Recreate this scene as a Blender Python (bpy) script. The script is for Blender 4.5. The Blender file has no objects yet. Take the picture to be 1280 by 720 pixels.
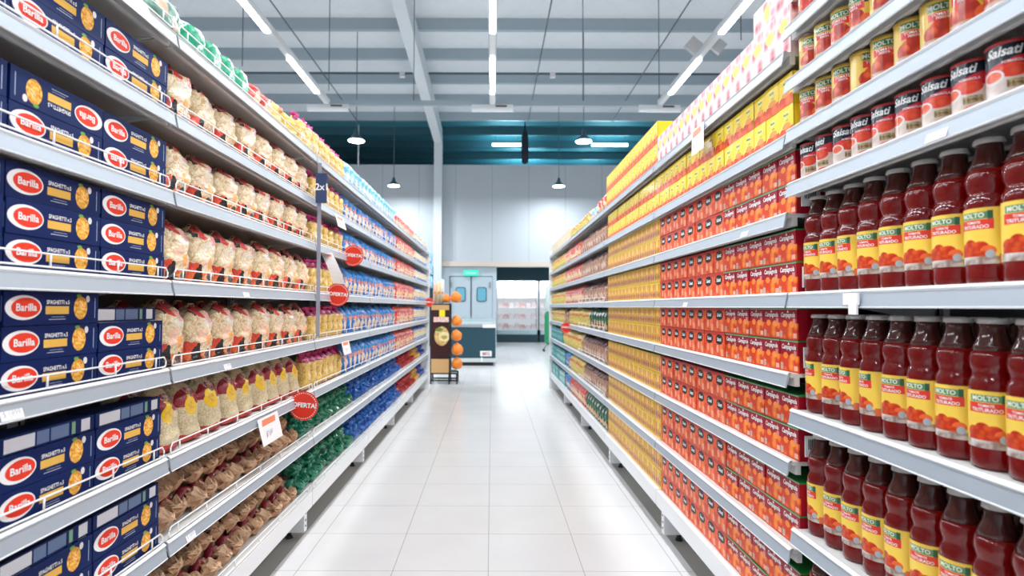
import bpy, math, random
from mathutils import Matrix, Vector, noise
R = random.Random(7)
C = bpy.context.scene.collection
PI = math.pi
# ---------------------------------------------------------------- camera
sc = bpy.context.scene
cam = bpy.data.objects.new('camera', bpy.data.cameras.new('camera')); C.objects.link(cam)
cam.data.sensor_width = 36.0; cam.data.lens = 735.0/1280*36; cam.data.shift_x = (640-614.9)/1280
cam.matrix_world = Matrix.Translation((0, 0, 1.22)) @ Matrix.Rotation(PI/2+.0323, 4, 'X') @ Matrix.Rotation(.0029, 4, 'Z')
cam.data.clip_start = .05
cam.data.dof.use_dof = True; cam.data.dof.focus_distance = 2.1; cam.data.dof.aperture_fstop = 3.2
sc.camera = cam
# ---------------------------------------------------------------- world, exposure
w = bpy.data.worlds.new('world'); sc.world = w; w.use_nodes = True
w.node_tree.nodes['Background'].inputs[0].default_value = (.80, .90, 1.0, 1)
w.node_tree.nodes['Background'].inputs[1].default_value = .5
vs = sc.view_settings
vs.view_transform = 'Standard'; vs.look = 'None'; vs.gamma = 1; vs.use_curve_mapping = False; vs.exposure = 0.20
LED_W = 33.0
# ---------------------------------------------------------------- materials
MATS = {}
def M(name, col, rough=.5, metal=0, coat=0, emit=None, es=1, alpha=1, trans=0, bump=0, bscale=40):
    if name in MATS: return MATS[name]
    m = bpy.data.materials.new(name); m.use_nodes = True; nt = m.node_tree
    b = nt.nodes['Principled BSDF']
    b.inputs['Base Color'].default_value = (*col, 1); b.inputs['Roughness'].default_value = rough
    b.inputs['Metallic'].default_value = metal; b.inputs['Coat Weight'].default_value = coat
    b.inputs['Coat Roughness'].default_value = .08
    b.inputs['Alpha'].default_value = alpha; b.inputs['Transmission Weight'].default_value = trans
    if emit: b.inputs['Emission Color'].default_value = (*emit, 1); b.inputs['Emission Strength'].default_value = es
    if bump:
        tc = nt.nodes.new('ShaderNodeTexCoord'); n = nt.nodes.new('ShaderNodeTexNoise'); n.inputs['Scale'].default_value = bscale
        nt.links.new(tc.outputs['Object'], n.inputs['Vector'])
        bp = nt.nodes.new('ShaderNodeBump'); bp.inputs['Strength'].default_value = bump; bp.inputs['Distance'].default_value = .01
        nt.links.new(n.outputs['Fac'], bp.inputs['Height']); nt.links.new(bp.outputs['Normal'], b.inputs['Normal'])
    MATS[name] = m; return m

class NT:
    """small helper that writes procedural prints in an object's own coordinates"""
    def __init__(s, name):
        s.m = bpy.data.materials.new(name); s.m.use_nodes = True; s.t = s.m.node_tree; s.b = s.t.nodes['Principled BSDF']
        s.tc = s.t.nodes.new('ShaderNodeTexCoord'); MATS[name] = s.m
    def ln(s, a, b): s.t.links.new(a, b)
    def math(s, op, a, b=None, c=None):
        n = s.t.nodes.new('ShaderNodeMath'); n.operation = op
        for i, v in enumerate((a, b, c)):
            if v is None: continue
            if isinstance(v, (int, float)): n.inputs[i].default_value = v
            else: s.ln(v, n.inputs[i])
        return n.outputs[0]
    def mix(s, f, a, b):
        n = s.t.nodes.new('ShaderNodeMix'); n.data_type = 'RGBA'
        if isinstance(f, (int, float)): n.inputs[0].default_value = f
        else: s.ln(f, n.inputs[0])
        for i, v in ((6, a), (7, b)):
            if isinstance(v, tuple): n.inputs[i].default_value = (*v[:3], 1)
            else: s.ln(v, n.inputs[i])
        return n.outputs[2]
    def tex(s, spec, P):
        """a colour: plain tuple, ('pasta',c1,c2,scale), ('tom',c_light,c_dark,scale), ('noise',c1,c2,scale), ('stripes',c1,c2,scale,axis)"""
        if not isinstance(spec[0], str): return spec
        k = spec[0]
        if k == 'tom':
            v = s.t.nodes.new('ShaderNodeTexVoronoi'); v.inputs['Scale'].default_value = spec[3]; v.inputs['Randomness'].default_value = .7
            s.ln(P, v.inputs['Vector']); f = s.math('MULTIPLY', v.outputs['Distance'], 1.6); f = s.math('POWER', f, 1.6)
        elif k == 'pasta':
            n = s.t.nodes.new('ShaderNodeTexNoise'); n.inputs['Scale'].default_value = spec[3]; n.inputs['Distortion'].default_value = 2.2
            n.inputs['Detail'].default_value = 3; s.ln(P, n.inputs['Vector'])
            f = s.math('MULTIPLY', s.math('ABSOLUTE', s.math('SUBTRACT', n.outputs['Fac'], .5)), 9); f = s.math('SUBTRACT', 1.0, s.math('MINIMUM', f, 1.0))
        elif k == 'stripes':
            x = s.t.nodes.new('ShaderNodeSeparateXYZ'); s.ln(P, x.inputs[0]); f = s.math('PINGPONG', x.outputs[spec[4]], spec[3]); f = s.math('DIVIDE', f, spec[3])
        else:
            n = s.t.nodes.new('ShaderNodeTexNoise'); n.inputs['Scale'].default_value = spec[3]; n.inputs['Detail'].default_value = 2; s.ln(P, n.inputs['Vector'])
            f = s.math('MULTIPLY', s.math('SUBTRACT', n.outputs['Fac'], .38), 4.2)
        return s.mix(s.math('MINIMUM', s.math('MAXIMUM', f, 0.0), 1.0), spec[1], spec[2])

def paint(name, base, zones=(), cyl=None, rough=.45, coat=0, bump=0, bscale=60, warp=0, spec=.28):
    """zones in local x,z of the front: ('e',cx,cz,rx,rz,col) ('r',x0,x1,z0,z1,col) ; front only when y<0 ; cyl=R wraps x round a can"""
    if name in MATS: return MATS[name]
    s = NT(name); P = s.tc.outputs['Object']
    sp = s.t.nodes.new('ShaderNodeSeparateXYZ'); s.ln(P, sp.inputs[0]); X, Y, Z = sp.outputs
    Q = P
    if cyl:
        X = s.math('MULTIPLY', s.math('ARCTAN2', X, s.math('MULTIPLY', Y, -1.0)), cyl)
        cb = s.t.nodes.new('ShaderNodeCombineXYZ'); s.ln(X, cb.inputs[0]); s.ln(Z, cb.inputs[2]); Q = cb.outputs[0]
    else: front = s.math('LESS_THAN', Y, .004 if not warp else .052)
    if warp:
        n = s.t.nodes.new('ShaderNodeTexNoise'); n.inputs['Scale'].default_value = 28; s.ln(P, n.inputs['Vector'])
        d = s.math('MULTIPLY', s.math('SUBTRACT', n.outputs['Fac'], .5), warp)
        X = s.math('ADD', X, d); Z = s.math('SUBTRACT', Z, d)
    col = s.tex(base, Q)
    for z in zones:
        if z[0] == 'e':
            a = s.math('DIVIDE', s.math('SUBTRACT', X, z[1]), z[3]); b = s.math('DIVIDE', s.math('SUBTRACT', Z, z[2]), z[4])
            f = s.math('LESS_THAN', s.math('ADD', s.math('MULTIPLY', a, a), s.math('MULTIPLY', b, b)), 1.0)
        elif z[0] == 'd':   # a slanted band: z between lines z0+k*x and z1+k*x
            q = s.math('SUBTRACT', Z, s.math('MULTIPLY', X, z[4]))
            f = s.math('MULTIPLY', s.math('GREATER_THAN', q, z[2]), s.math('LESS_THAN', q, z[3]))
        else:
            f = s.math('LESS_THAN', s.math('ABSOLUTE', s.math('SUBTRACT', X, (z[1]+z[2])/2)), (z[2]-z[1])/2)
            f = s.math('MULTIPLY', f, s.math('LESS_THAN', s.math('ABSOLUTE', s.math('SUBTRACT', Z, (z[3]+z[4])/2)), (z[4]-z[3])/2))
        if not cyl: f = s.math('MULTIPLY', f, front)
        col = s.mix(f, col, s.tex(z[5], Q))
    if isinstance(col, tuple): s.b.inputs['Base Color'].default_value = (*col, 1)
    else: s.ln(col, s.b.inputs['Base Color'])
    s.b.inputs['Roughness'].default_value = rough; s.b.inputs['Coat Weight'].default_value = coat; s.b.inputs['Coat Roughness'].default_value = .14; s.b.inputs['Specular IOR Level'].default_value = spec
    if bump:
        n = s.t.nodes.new('ShaderNodeTexNoise'); n.inputs['Scale'].default_value = bscale; n.inputs['Detail'].default_value = 3; n.inputs['Distortion'].default_value = 1.0
        s.ln(P, n.inputs['Vector']); bp = s.t.nodes.new('ShaderNodeBump'); bp.inputs['Strength'].default_value = bump; bp.inputs['Distance'].default_value = .01
        s.ln(n.outputs['Fac'], bp.inputs['Height']); s.ln(bp.outputs['Normal'], s.b.inputs['Normal']); s.ln(bp.outputs['Normal'], s.b.inputs['Coat Normal'])
    return s.m

# ---------------------------------------------------------------- mesh builder
class MB:
    def __init__(s): s.v = []; s.f = []; s.mi = []; s.mats = []; s.sm = []
    def idx(s, m):
        if m not in s.mats: s.mats.append(m)
        return s.mats.index(m)
    def add(s, vs, fs, m, T=None, smooth=False):
        o = len(s.v); i = s.idx(m)
        s.v += [tuple(T @ Vector(v)) if T else tuple(v) for v in vs]
        for f in fs: s.f.append(tuple(o+k for k in f)); s.mi.append(i); s.sm.append(smooth)
        return s
    def box(s, x0, x1, y0, y1, z0, z1, m, T=None, c=0):
        if c:
            return s.prism([(x0+c, y0), (x1-c, y0), (x1, y0+c), (x1, y1-c), (x1-c, y1), (x0+c, y1), (x0, y1-c), (x0, y0+c)], z0, z1, m, T)
        v = [(x, y, z) for z in (z0, z1) for y in (y0, y1) for x in (x0, x1)]
        return s.add(v, [(0, 2, 3, 1), (4, 5, 7, 6), (0, 1, 5, 4), (2, 6, 7, 3), (0, 4, 6, 2), (1, 3, 7, 5)], m, T)
    def prism(s, pts, z0, z1, m, T=None):
        n = len(pts); v = [(x, y, z0) for x, y in pts]+[(x, y, z1) for x, y in pts]
        return s.add(v, [tuple(range(n))[::-1], tuple(range(n, 2*n))]+[(i, (i+1) % n, n+(i+1) % n, n+i) for i in range(n)], m, T)
    def profile(s, pts, x0, x1, m, T=None):   # polygon in (y,z) run along x
        n = len(pts); v = [(x0, y, z) for y, z in pts]+[(x1, y, z) for y, z in pts]
        return s.add(v, [tuple(range(n)), tuple(range(n, 2*n))[::-1]]+[((i+1) % n, i, n+i, n+(i+1) % n) for i in range(n)], m, T)
    def lathe(s, prof, m, n=24, T=None, caps=True, smooth=True):
        v = []; f = []
        for r, z in prof: v += [(r*math.cos(2*PI*k/n), r*math.sin(2*PI*k/n), z) for k in range(n)]
        for i in range(len(prof)-1):
            for k in range(n): a = i*n+k; b = i*n+(k+1) % n; f.append((a, b, b+n, a+n))
        if caps: f.append(tuple(range(n))[::-1]); f.append(tuple(range((len(prof)-1)*n, len(prof)*n)))
        return s.add(v, f, m, T, smooth)
    def tube(s, p, q, r, m, n=8):
        p = Vector(p); q = Vector(q); d = q-p
        T = Matrix.Translation(p) @ d.to_track_quat('Z', 'Y').to_matrix().to_4x4()
        return s.lathe([(r, 0), (r, d.length)], m, n, T)
    def path(s, pts, r, m, n=6):
        for a, b in zip(pts, pts[1:]): s.tube(a, b, r, m, n)
        return s
    def quad(s, pts, m): return s.add(pts, [tuple(range(len(pts)))], m)
    def text(s, body, h, m, T, bold=0.0, cyl=None, sx=1.0, shear=0.0):
        vs, fs, wd = glyphs(body, bold, shear)
        k = h/.7
        vv = [((x-wd/2)*k*sx, 0, z*k) for x, z in vs]
        if cyl:
            r, a0, z0 = cyl
            vv = [(r*math.sin(a0+x/r), -r*math.cos(a0+x/r), z+z0) for x, _, z in vv]; T = None
        return s.add(vv, fs, m, T)
    def mesh(s, name):
        me = bpy.data.meshes.new(name); me.from_pydata(s.v, [], s.f)
        for m in s.mats: me.materials.append(m)
        me.polygons.foreach_set('material_index', s.mi); me.polygons.foreach_set('use_smooth', s.sm); me.update(); return me
    def obj(s, name, parent=None, loc=None):
        o = bpy.data.objects.new(name, s.mesh(name)); C.objects.link(o)
        if parent: o.parent = parent
        if loc: o.location = loc
        return o
_g = {}
def glyphs(body, bold, shear):
    key = (body, bold, shear)
    if key in _g: return _g[key]
    c = bpy.data.curves.new('lettering', 'FONT'); c.body = body; c.size = 1; c.offset = bold; c.shear = shear; c.resolution_u = 3
    o = bpy.data.objects.new('lettering', c); C.objects.link(o)
    me = o.evaluated_get(bpy.context.evaluated_depsgraph_get()).to_mesh()
    vs = [(v.co.x, v.co.y) for v in me.vertices]; fs = [tuple(p.vertices) for p in me.polygons]
    wd = max(x for x, _ in vs) if vs else 0
    bpy.data.objects.remove(o); bpy.data.curves.remove(c)
    _g[key] = (vs, fs, wd); return _g[key]
def FT(x, z, y=-.0006): return Matrix.Translation((x, y, z))

def empty(name, loc=(0, 0, 0), rz=0):
    o = bpy.data.objects.new(name, None); C.objects.link(o); o.location = loc; o.rotation_euler = (0, 0, rz); o.empty_display_size = .05; return o
def tag(o, label, cat, group=None):
    o['label'] = label; o['category'] = cat
    if group: o['group'] = group
    return o
def struct(o): o['kind'] = 'structure'; return o
ONES = 'zeroth first second third fourth fifth sixth seventh eighth ninth tenth eleventh twelfth thirteenth fourteenth fifteenth sixteenth seventeenth eighteenth nineteenth'.split()
def ordi(n):
    if n < 20: return ONES[n]
    t = {2: 'twent', 3: 'thirt', 4: 'fort', 5: 'fift'}[n//10]
    return t+'ieth' if n % 10 == 0 else t+'y-'+ONES[n % 10]
def dup(o, loc, rot, label, group, scale=None, cat=None):
    c = o.copy(); C.objects.link(c); c.location = loc; c.rotation_euler = rot
    if scale: c.scale = scale
    c['label'] = label; c['group'] = group
    if cat: c['category'] = cat
    for ch in o.children:
        d = ch.copy(); C.objects.link(d); d.parent = c
    return c
# ---------------------------------------------------------------- common materials
white_metal = M('white enamel', (.80, .82, .84), .35)
lip_metal = M('grey price rail', (.38, .43, .49), .38, .15)
deck_metal = M('pale shelf sheet', (.60, .60, .59), .4)
wire = M('white wire', (.90, .90, .90), .3)
dark = M('black gap', (.012, .012, .014), .6)
backp = M('grey back panel', (.16, .17, .18), .6)
WH = M('white print', (.88, .88, .88), .5)
paper = M('white paper', (.88, .87, .88), .6)
steel = M('galvanised steel', (.42, .50, .55), .45, .3, bump=.3, bscale=12)

# ---------------------------------------------------------------- setting: floor
def tile_mat():
    s = NT('white floor tiles'); P = s.tc.outputs['Object']
    sp = s.t.nodes.new('ShaderNodeSeparateXYZ'); s.ln(P, sp.inputs[0])
    gx = s.math('PINGPONG', s.math('ADD', sp.outputs[0], .0134), .22); gy = s.math('PINGPONG', s.math('SUBTRACT', sp.outputs[1], 2.7513-.4442*8), .2221)
    g = s.math('LESS_THAN', s.math('MINIMUM', gx, gy), .0020)
    n = s.t.nodes.new('ShaderNodeTexNoise'); n.inputs['Scale'].default_value = 2.5; n.inputs['Detail'].default_value = 6; s.ln(P, n.inputs['Vector'])
    base = s.mix(n.outputs['Fac'], (.74, .72, .715), (.84, .835, .835))
    s.ln(s.mix(g, base, (.46, .45, .44)), s.b.inputs['Base Color'])
    s.b.inputs['Roughness'].default_value = .22; s.b.inputs['Specular IOR Level'].default_value = .4
    return s.m
conc = M('grey worn concrete', (.30, .29, .27), .45, bump=.2, bscale=8)
struct(MB().box(-9.5, 9.5, -4, 27, -.1, 0, conc).obj('floor'))
tm = tile_mat()
struct(MB().box(-1.0, .935, -4, 9.0, 0, .003, tm).box(-9.5, 9.5, 9.0, 27, 0, .003, tm).obj('floor_tiles'))
# ---------------------------------------------------------------- roof, purlins, rafter, walls
def ceil_mat(name, c1, c2):
    s = NT(name); P = s.tc.outputs['Object']
    n = s.t.nodes.new('ShaderNodeTexNoise'); n.inputs['Scale'].default_value = 1.6; n.inputs['Detail'].default_value = 5; s.ln(P, n.inputs['Vector'])
    sp = s.t.nodes.new('ShaderNodeSeparateXYZ'); s.ln(P, sp.inputs[0])
    a = s.math('PINGPONG', s.math('ADD', sp.outputs[0], sp.outputs[1]), .3); b = s.math('PINGPONG', s.math('SUBTRACT', sp.outputs[0], sp.outputs[1]), .3)
    q = s.math('LESS_THAN', s.math('MINIMUM', a, b), .006)
    col = s.mix(n.outputs['Fac'], c1, c2)
    s.ln(s.mix(s.math('MULTIPLY', q, .25), col, (.5, .55, .6)), s.b.inputs['Base Color']); s.b.inputs['Roughness'].default_value = .6
    return s.m
SL = .041
def zr(a, y): return a-SL*y
insul = ceil_mat('white quilted roof lining', (.80, .83, .87), (.90, .92, .95))
teal_lit_roof = M('roof sheet with teal light in its colour', (.05, .20, .26), .5)  # the back room's dim teal light is put into the roof colour
m = MB(); m.add([(x, y, zr(7.60, y)+d) for d in (0, .08) for y in (-4, 17.3) for x in (-11, 11)], [(0, 1, 3, 2), (4, 6, 7, 5), (0, 4, 5, 1), (2, 3, 7, 6), (0, 2, 6, 4), (1, 5, 7, 3)], insul)
struct(m.obj('ceiling'))
m = MB(); m.add([(x, y, zr(7.60, y)+d) for d in (0, .08) for y in (17.3, 27) for x in (-11, 11)], [(0, 1, 3, 2), (4, 6, 7, 5), (0, 4, 5, 1), (2, 3, 7, 6), (0, 2, 6, 4), (1, 5, 7, 3)], teal_lit_roof)
struct(m.obj('ceiling_back_room'))
def purlin(y, mt):
    z = zr(7.36, y)
    mb = MB().profile([(y, z), (y+.10, z), (y+.10, z+.02), (y+.015, z+.02), (y+.015, z+.225), (y+.10, z+.225), (y+.10, z+.24), (y, z+.24)], -11, 11, mt)
    return mb.obj('ceiling_purlin')
teal_lit_steel = M('steel with teal light in its colour', (.04, .13, .17), .5)  # same purlins, with the back room's teal dimness put into their colour
for i in range(-9, 12):
    y = 11.82+1.29*i
    struct(purlin(y, steel if y < 17.2 else teal_lit_steel))
white_steel = M('white painted steel', (.74, .77, .80), .4)
m = MB()
x0, x1 = -1.76, -1.52
m.add([(x, y, zr(6.91, y)+d) for d in (0, .44) for y in (-4, 17.75) for x in (x0, x1)], [(0, 1, 3, 2), (4, 6, 7, 5), (0, 4, 5, 1), (2, 3, 7, 6), (0, 2, 6, 4), (1, 5, 7, 3)], white_steel)
struct(m.obj('ceiling_rafter'))
struct(MB().box(-1.76, -1.52, 17.60, 17.88, .003, 6.45, white_steel).obj('wall_column'))
def wall_mat():
    s = NT('pale grey wall panels'); sp = s.t.nodes.new('ShaderNodeSeparateXYZ'); s.ln(s.tc.outputs['Object'], sp.inputs[0])
    g = s.math('LESS_THAN', s.math('PINGPONG', sp.outputs[0], .56), .012)
    s.ln(s.mix(g, (.55, .58, .62), (.42, .45, .49)), s.b.inputs['Base Color']); s.b.inputs['Roughness'].default_value = .5
    return s.m
wm = wall_mat()
struct(MB().box(-9.5, 9.5, 17.9, 18.0, 2.60, 5.575, wm).obj('wall_back'))
struct(MB().box(-9.5, 9.5, 17.8, 18.1, 2.45, 2.60, M('beige beam', (.66, .56, .49), .5)).obj('wall_beam'))
struct(MB().box(-9.5, 9.5, 26.9, 27, 0, 6.4, M('dark blue end wall', (.02, .08, .11), .6)).obj('wall_far'))
struct(MB().box(-9.6, -9.5, -4, 27, 0, 7.6, wm).obj('wall_left'))
struct(MB().box(9.5, 9.6, -4, 27, 0, 7.6, wm).obj('wall_right'))
struct(MB().box(-9.5, 9.5, -4.1, -4, 0, 7.7, wm).obj('wall_front'))
doorc = M('pale blue-grey door panel', (.50, .58, .64), .4)
darkteal = M('dark teal enamel', (.010, .055, .080), .35)
struct(MB().box(-9.5, -1.62, 18.4, 18.5, 0, 2.45, darkteal).obj('wall_back_lower'))
seal = M('grey rubber', (.08, .12, .15), .5)
# swing doors
m = MB(); m.box(-1.62, -1.30, 17.92, 18.02, .003, 2.44, doorc); m.box(.02, .14, 17.92, 18.02, .003, 2.44, doorc); m.box(-1.30, .02, 17.92, 18.02, 2.16, 2.44, doorc)
struct(m.obj('wall_door_surround'))
def rrect(cx, cz, hw, hh, r, n=5):
    p = []
    for sx, sz, a in ((1, 1, 0), (-1, 1, 90), (-1, -1, 180), (1, -1, 270)):
        for k in range(n+1):
            t = math.radians(a+90*k/n); p.append((cx+sx*(hw-r)+r*math.cos(t), cz+sz*(hh-r)+r*math.sin(t)))
    return p
def plate(mb, pts, y0, y1, mt):   # polygon in x,z with thickness along y
    n = len(pts); v = [(x, y0, z) for x, z in pts]+[(x, y1, z) for x, z in pts]
    mb.add(v, [tuple(range(n)), tuple(range(n, 2*n))[::-1]]+[((i+1) % n, i, n+i, n+(i+1) % n) for i in range(n)], mt); return mb
for n, (a, b, hx) in enumerate(((-1.29, -.655, -1.24), (-.635, .01, -.06))):
    d = struct(MB().box(a, b, 17.93, 17.99, .02, 2.14, doorc).obj('door_%d' % (n+1)))
    mid = (a+b)/2+(.02 if n == 0 else -.0)
    wf = plate(MB(), rrect(mid, 1.60, .155, .225, .07), 17.915, 17.93, seal).obj('window_frame', d)
    plate(MB(), rrect(mid, 1.60, .125, .195, .05), 17.908, 17.915, M('door window glass', (.16, .45, .58), .1)).obj('window_pane', wf)
    plate(MB(), [(a, .02), (a+.02, .02), (a+.02, 2.14), (a, 2.14)], 17.92, 17.93, seal).obj('edge_seal', d)
    MB().box(hx-.03, hx+.03, 17.9, 17.93, 1.80, 1.98, M('hinge steel', (.3, .33, .35), .4)).obj('hinge', d)
ex = tag(empty('exit_sign', (-.64, 17.86, 2.17)), 'green exit sign above the white swing doors', 'sign')
MB().box(-.22, .22, 0, .05, 0, .17, M('green sign face', (.02, .55, .38), .4, emit=(.02, .7, .45), es=.6)).obj('sign_face', ex)
m = MB(); m.text('SALIDA', .07, WH, Matrix.Translation((0, -.002, .05))); m.obj('sign_lettering', ex)

# ---------------------------------------------------------------- lights
tube_m = M('glowing led tube', (1, 1, 1), .4, emit=(.93, .97, 1.0), es=22)
def batten(x, y0, y1, z, label, tubes):
    e = tag(empty('light_batten', (x, y0, z)), label, 'ceiling light', 'rows of tube lights')
    MB().profile([(-.035, .0), (.035, .0), (.05, .035), (.05, .07), (-.05, .07), (-.05, .035)], 0, y1-y0, white_steel, Matrix.Rotation(PI/2, 4, 'Z')).obj('batten_housing', e)
    for a, b in tubes:
        t = MB(); t.box(-.032, .032, a-y0, b-y0, -.022, -.002, tube_m, c=0).obj('led_tube', e)
        l = bpy.data.lights.new('tube light', 'AREA'); l.shape = 'RECTANGLE'; l.size = .12; l.size_y = b-a; l.energy = LED_W; l.color = (.94, .97, 1.0)
        o = bpy.data.objects.new('tube_lamp', l); C.objects.link(o); o.location = (x, (a+b)/2, z-.03)
tb = [(7.47-1.94*k, 8.68-1.94*k) for k in range(6)]
for x, nm in ((-2.62, 'left'), (0, 'middle'), (2.66, 'right')):
    batten(x, -3.0, 9.2, 4.42, 'long white row of tube lights, the %s one of three' % nm, tb)
    e = tag(empty('aisle_sign', (x-.33, 9.25, 4.37)), 'white flat panel hanging at the end of the %s light row' % nm, 'hanging panel', 'panels at the ends of the light rows')
    MB().box(0, .66, 0, .02, -.05, .07, white_steel).obj('panel', e); MB().box(.38, .56, -.01, 0, .03, .055, M('dark slot', (.1, .06, .06), .5)).obj('slot', e)
tag(MB().box(-2.6, 5.0, 9.36, 9.41, 4.46, 4.54, steel).obj('cross_rail'), 'long thin grey rail hung crosswise under the roof behind the light rows', 'rail')
rodm = M('dark rod', (.10, .13, .16), .5)
for k, (x, y, z0, wh) in enumerate([(-3.32, 7.7, 4.4, 'farthest left, behind the top shelf goods'), (-2.45, 8.7, 4.45, 'at the far end of the left light row'), (-1.27, 9.38, 4.538, 'just left of the white rafter'), (1.46, 9.38, 4.538, 'left of the middle of the right half'), (2.58, 9.0, 4.45, 'at the far end of the right light row'), (3.0, 7.0, 4.45, 'nearest the top of the right shelves'), (-2.62, 5.6, 4.45, 'above the near end of the left light row')]):
    tag(MB().tube((x, y, z0), (x, y, zr(7.60, y)), .007, rodm).obj('hanging_rod'), 'thin dark hanging rod '+wh, 'rod', 'rods hanging from the roof')
for x, ya, yb, z, wh in ((-3.9, 5, 17, 6.58, 'left'), (1.03, 5, 17, 6.58, 'middle'), (3.45, 5, 17, 6.58, 'right')):
    tag(MB().tube((x, ya, z), (x, yb, z), .013, rodm).obj('ceiling_conduit'), 'thin dark conduit running lengthwise under the roof, the %s one' % wh, 'conduit', 'conduits under the roof')
tag(MB().box(-9, 9, 13.75, 13.79, 6.73, 6.77, rodm).obj('ceiling_conduit'), 'thin dark conduit running crosswise under the roof beams', 'conduit')
for x, z, wh in ((-2.13, 6.60, 'left'), (1.42, 6.60, 'right')):
    e = tag(MB().box(x-.06, x+.06, 13.66, 13.75, 6.63, 6.75, paper).obj('junction_box'), 'small white junction box on the crosswise conduit, the %s one' % wh, 'box', 'boxes on the conduit')
for x, nm in ((-5.3, 'left'), (5.35, 'right'), (-8.0, 'far left'), (8.0, 'far right')):  # unseen rows added over neighbouring aisles to light the ceiling and walls
    batten(x, -3.0, 9.2, 4.42, 'unseen row of tube lights added over the next aisle on the %s' % nm, tb[:5])
for dx, s_, wh in ((-.26, .17, 'left'), (.22, .16, 'right')):
    T = Matrix.Rotation(math.radians(40), 4, 'Y')
    tag(MB().box(-s_/2, s_/2, 0, .05, -s_/2, s_/2, M('beige speaker face', (.55, .55, .56), .5), T).obj('square_speaker', loc=(2.66+dx*(.66 if dx > 0 else .60), 7.20, 4.48)), 'small grey square speaker tilted on the right light row, the %s one' % wh, 'speaker', 'square speakers')
shade_m = M('dark blue lamp shade', (.02, .09, .13), .35)
glow = M('glowing lamp disc', (1, 1, 1), .4, emit=(.9, .97, 1), es=14)
for x, y, wh in ((-2.80, 12.0, 'near left'), (1.88, 12.0, 'near right'), (-2.78, 16.5, 'far left'), (1.88, 16.5, 'far right')):
    z = 4.64
    e = tag(empty('pendant_lamp', (x, y, z)), 'round hanging lamp with a blue shade and glowing disc, the %s one' % wh, 'pendant lamp', 'pendant lamps')
    MB().lathe([(.15, 0), (.155, .02), (.09, .09), (.05, .13), (.035, .22), (.01, .24)], shade_m, 20).obj('lamp_shade', e)
    MB().lathe([(.10, -.03), (.16, -.02), (.165, -.005), (.14, 0)], glow, 20).obj('lamp_disc', e)
    MB().tube((0, 0, .24), (0, 0, zr(7.60, y)-z), .008, rodm).obj('cord', e)
    l = bpy.data.lights.new('pendant light', 'AREA'); l.shape = 'DISK'; l.size = .3; l.energy = 80; l.color = (.85, .95, 1)
    o = bpy.data.objects.new('pendant_light', l); C.objects.link(o); o.location = (x, y, z-.05)
ct = M('glowing cyan-white tube', (1, 1, 1), .4, emit=(.75, .97, 1), es=9)
for k, (xa, xb, y, z) in enumerate([(0, .92, 18.7, 6.40), (3.2, 4.35, 18.7, 6.40), (.58, 1.08, 21.3, 6.24), (1.2, 1.75, 21.3, 6.24), (3.2, 4.0, 21.3, 6.24)]):
    tag(MB().box(xa, xb, y, y+.08, z, z+.07, ct, c=.0).tube((xa+.1, y+.04, z+.07), (xa+.1, y+.04, zr(7.60, y)-.006), .006, rodm).tube((xb-.1, y+.04, z+.07), (xb-.1, y+.04, zr(7.60, y)-.006), .006, rodm).obj('back_room_tube_light'), 'bright tube light in the teal roof space, %s from the left' % ('%s of the near row' % ordi(k+1) if k < 2 else '%s of the far row' % ordi(k-1)), 'tube light', 'tube lights in the teal roof space')
    l = bpy.data.lights.new('cyan light', 'AREA'); l.shape = 'RECTANGLE'; l.size = xb-xa; l.size_y = .15; l.energy = 30; l.color = (.45, .9, 1)
    o = bpy.data.objects.new('cyan_lamp', l); C.objects.link(o); o.location = ((xa+xb)/2, y+.04, z-.5); o.rotation_euler = (PI, 0, 0)
m = MB().lathe([(.03, 0), (.10, .06), (.11, .5), (.10, .85), (.05, 1.0), (.02, 1.1), (.02, 1.372)], M('black cloth', (.01, .015, .03), .7), 12)
tag(m.obj('rolled_banner', loc=(.98, 17.5, 5.50)), 'black rolled banner hanging under the roof near the middle', 'banner')
tag(MB().tube((-3.95, 17.2, 5.35), (-3.95, 17.2, 6.58), .02, white_steel).obj('wall_pipe'), 'thin white vertical pipe below the near left hanging lamp', 'pipe')

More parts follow.
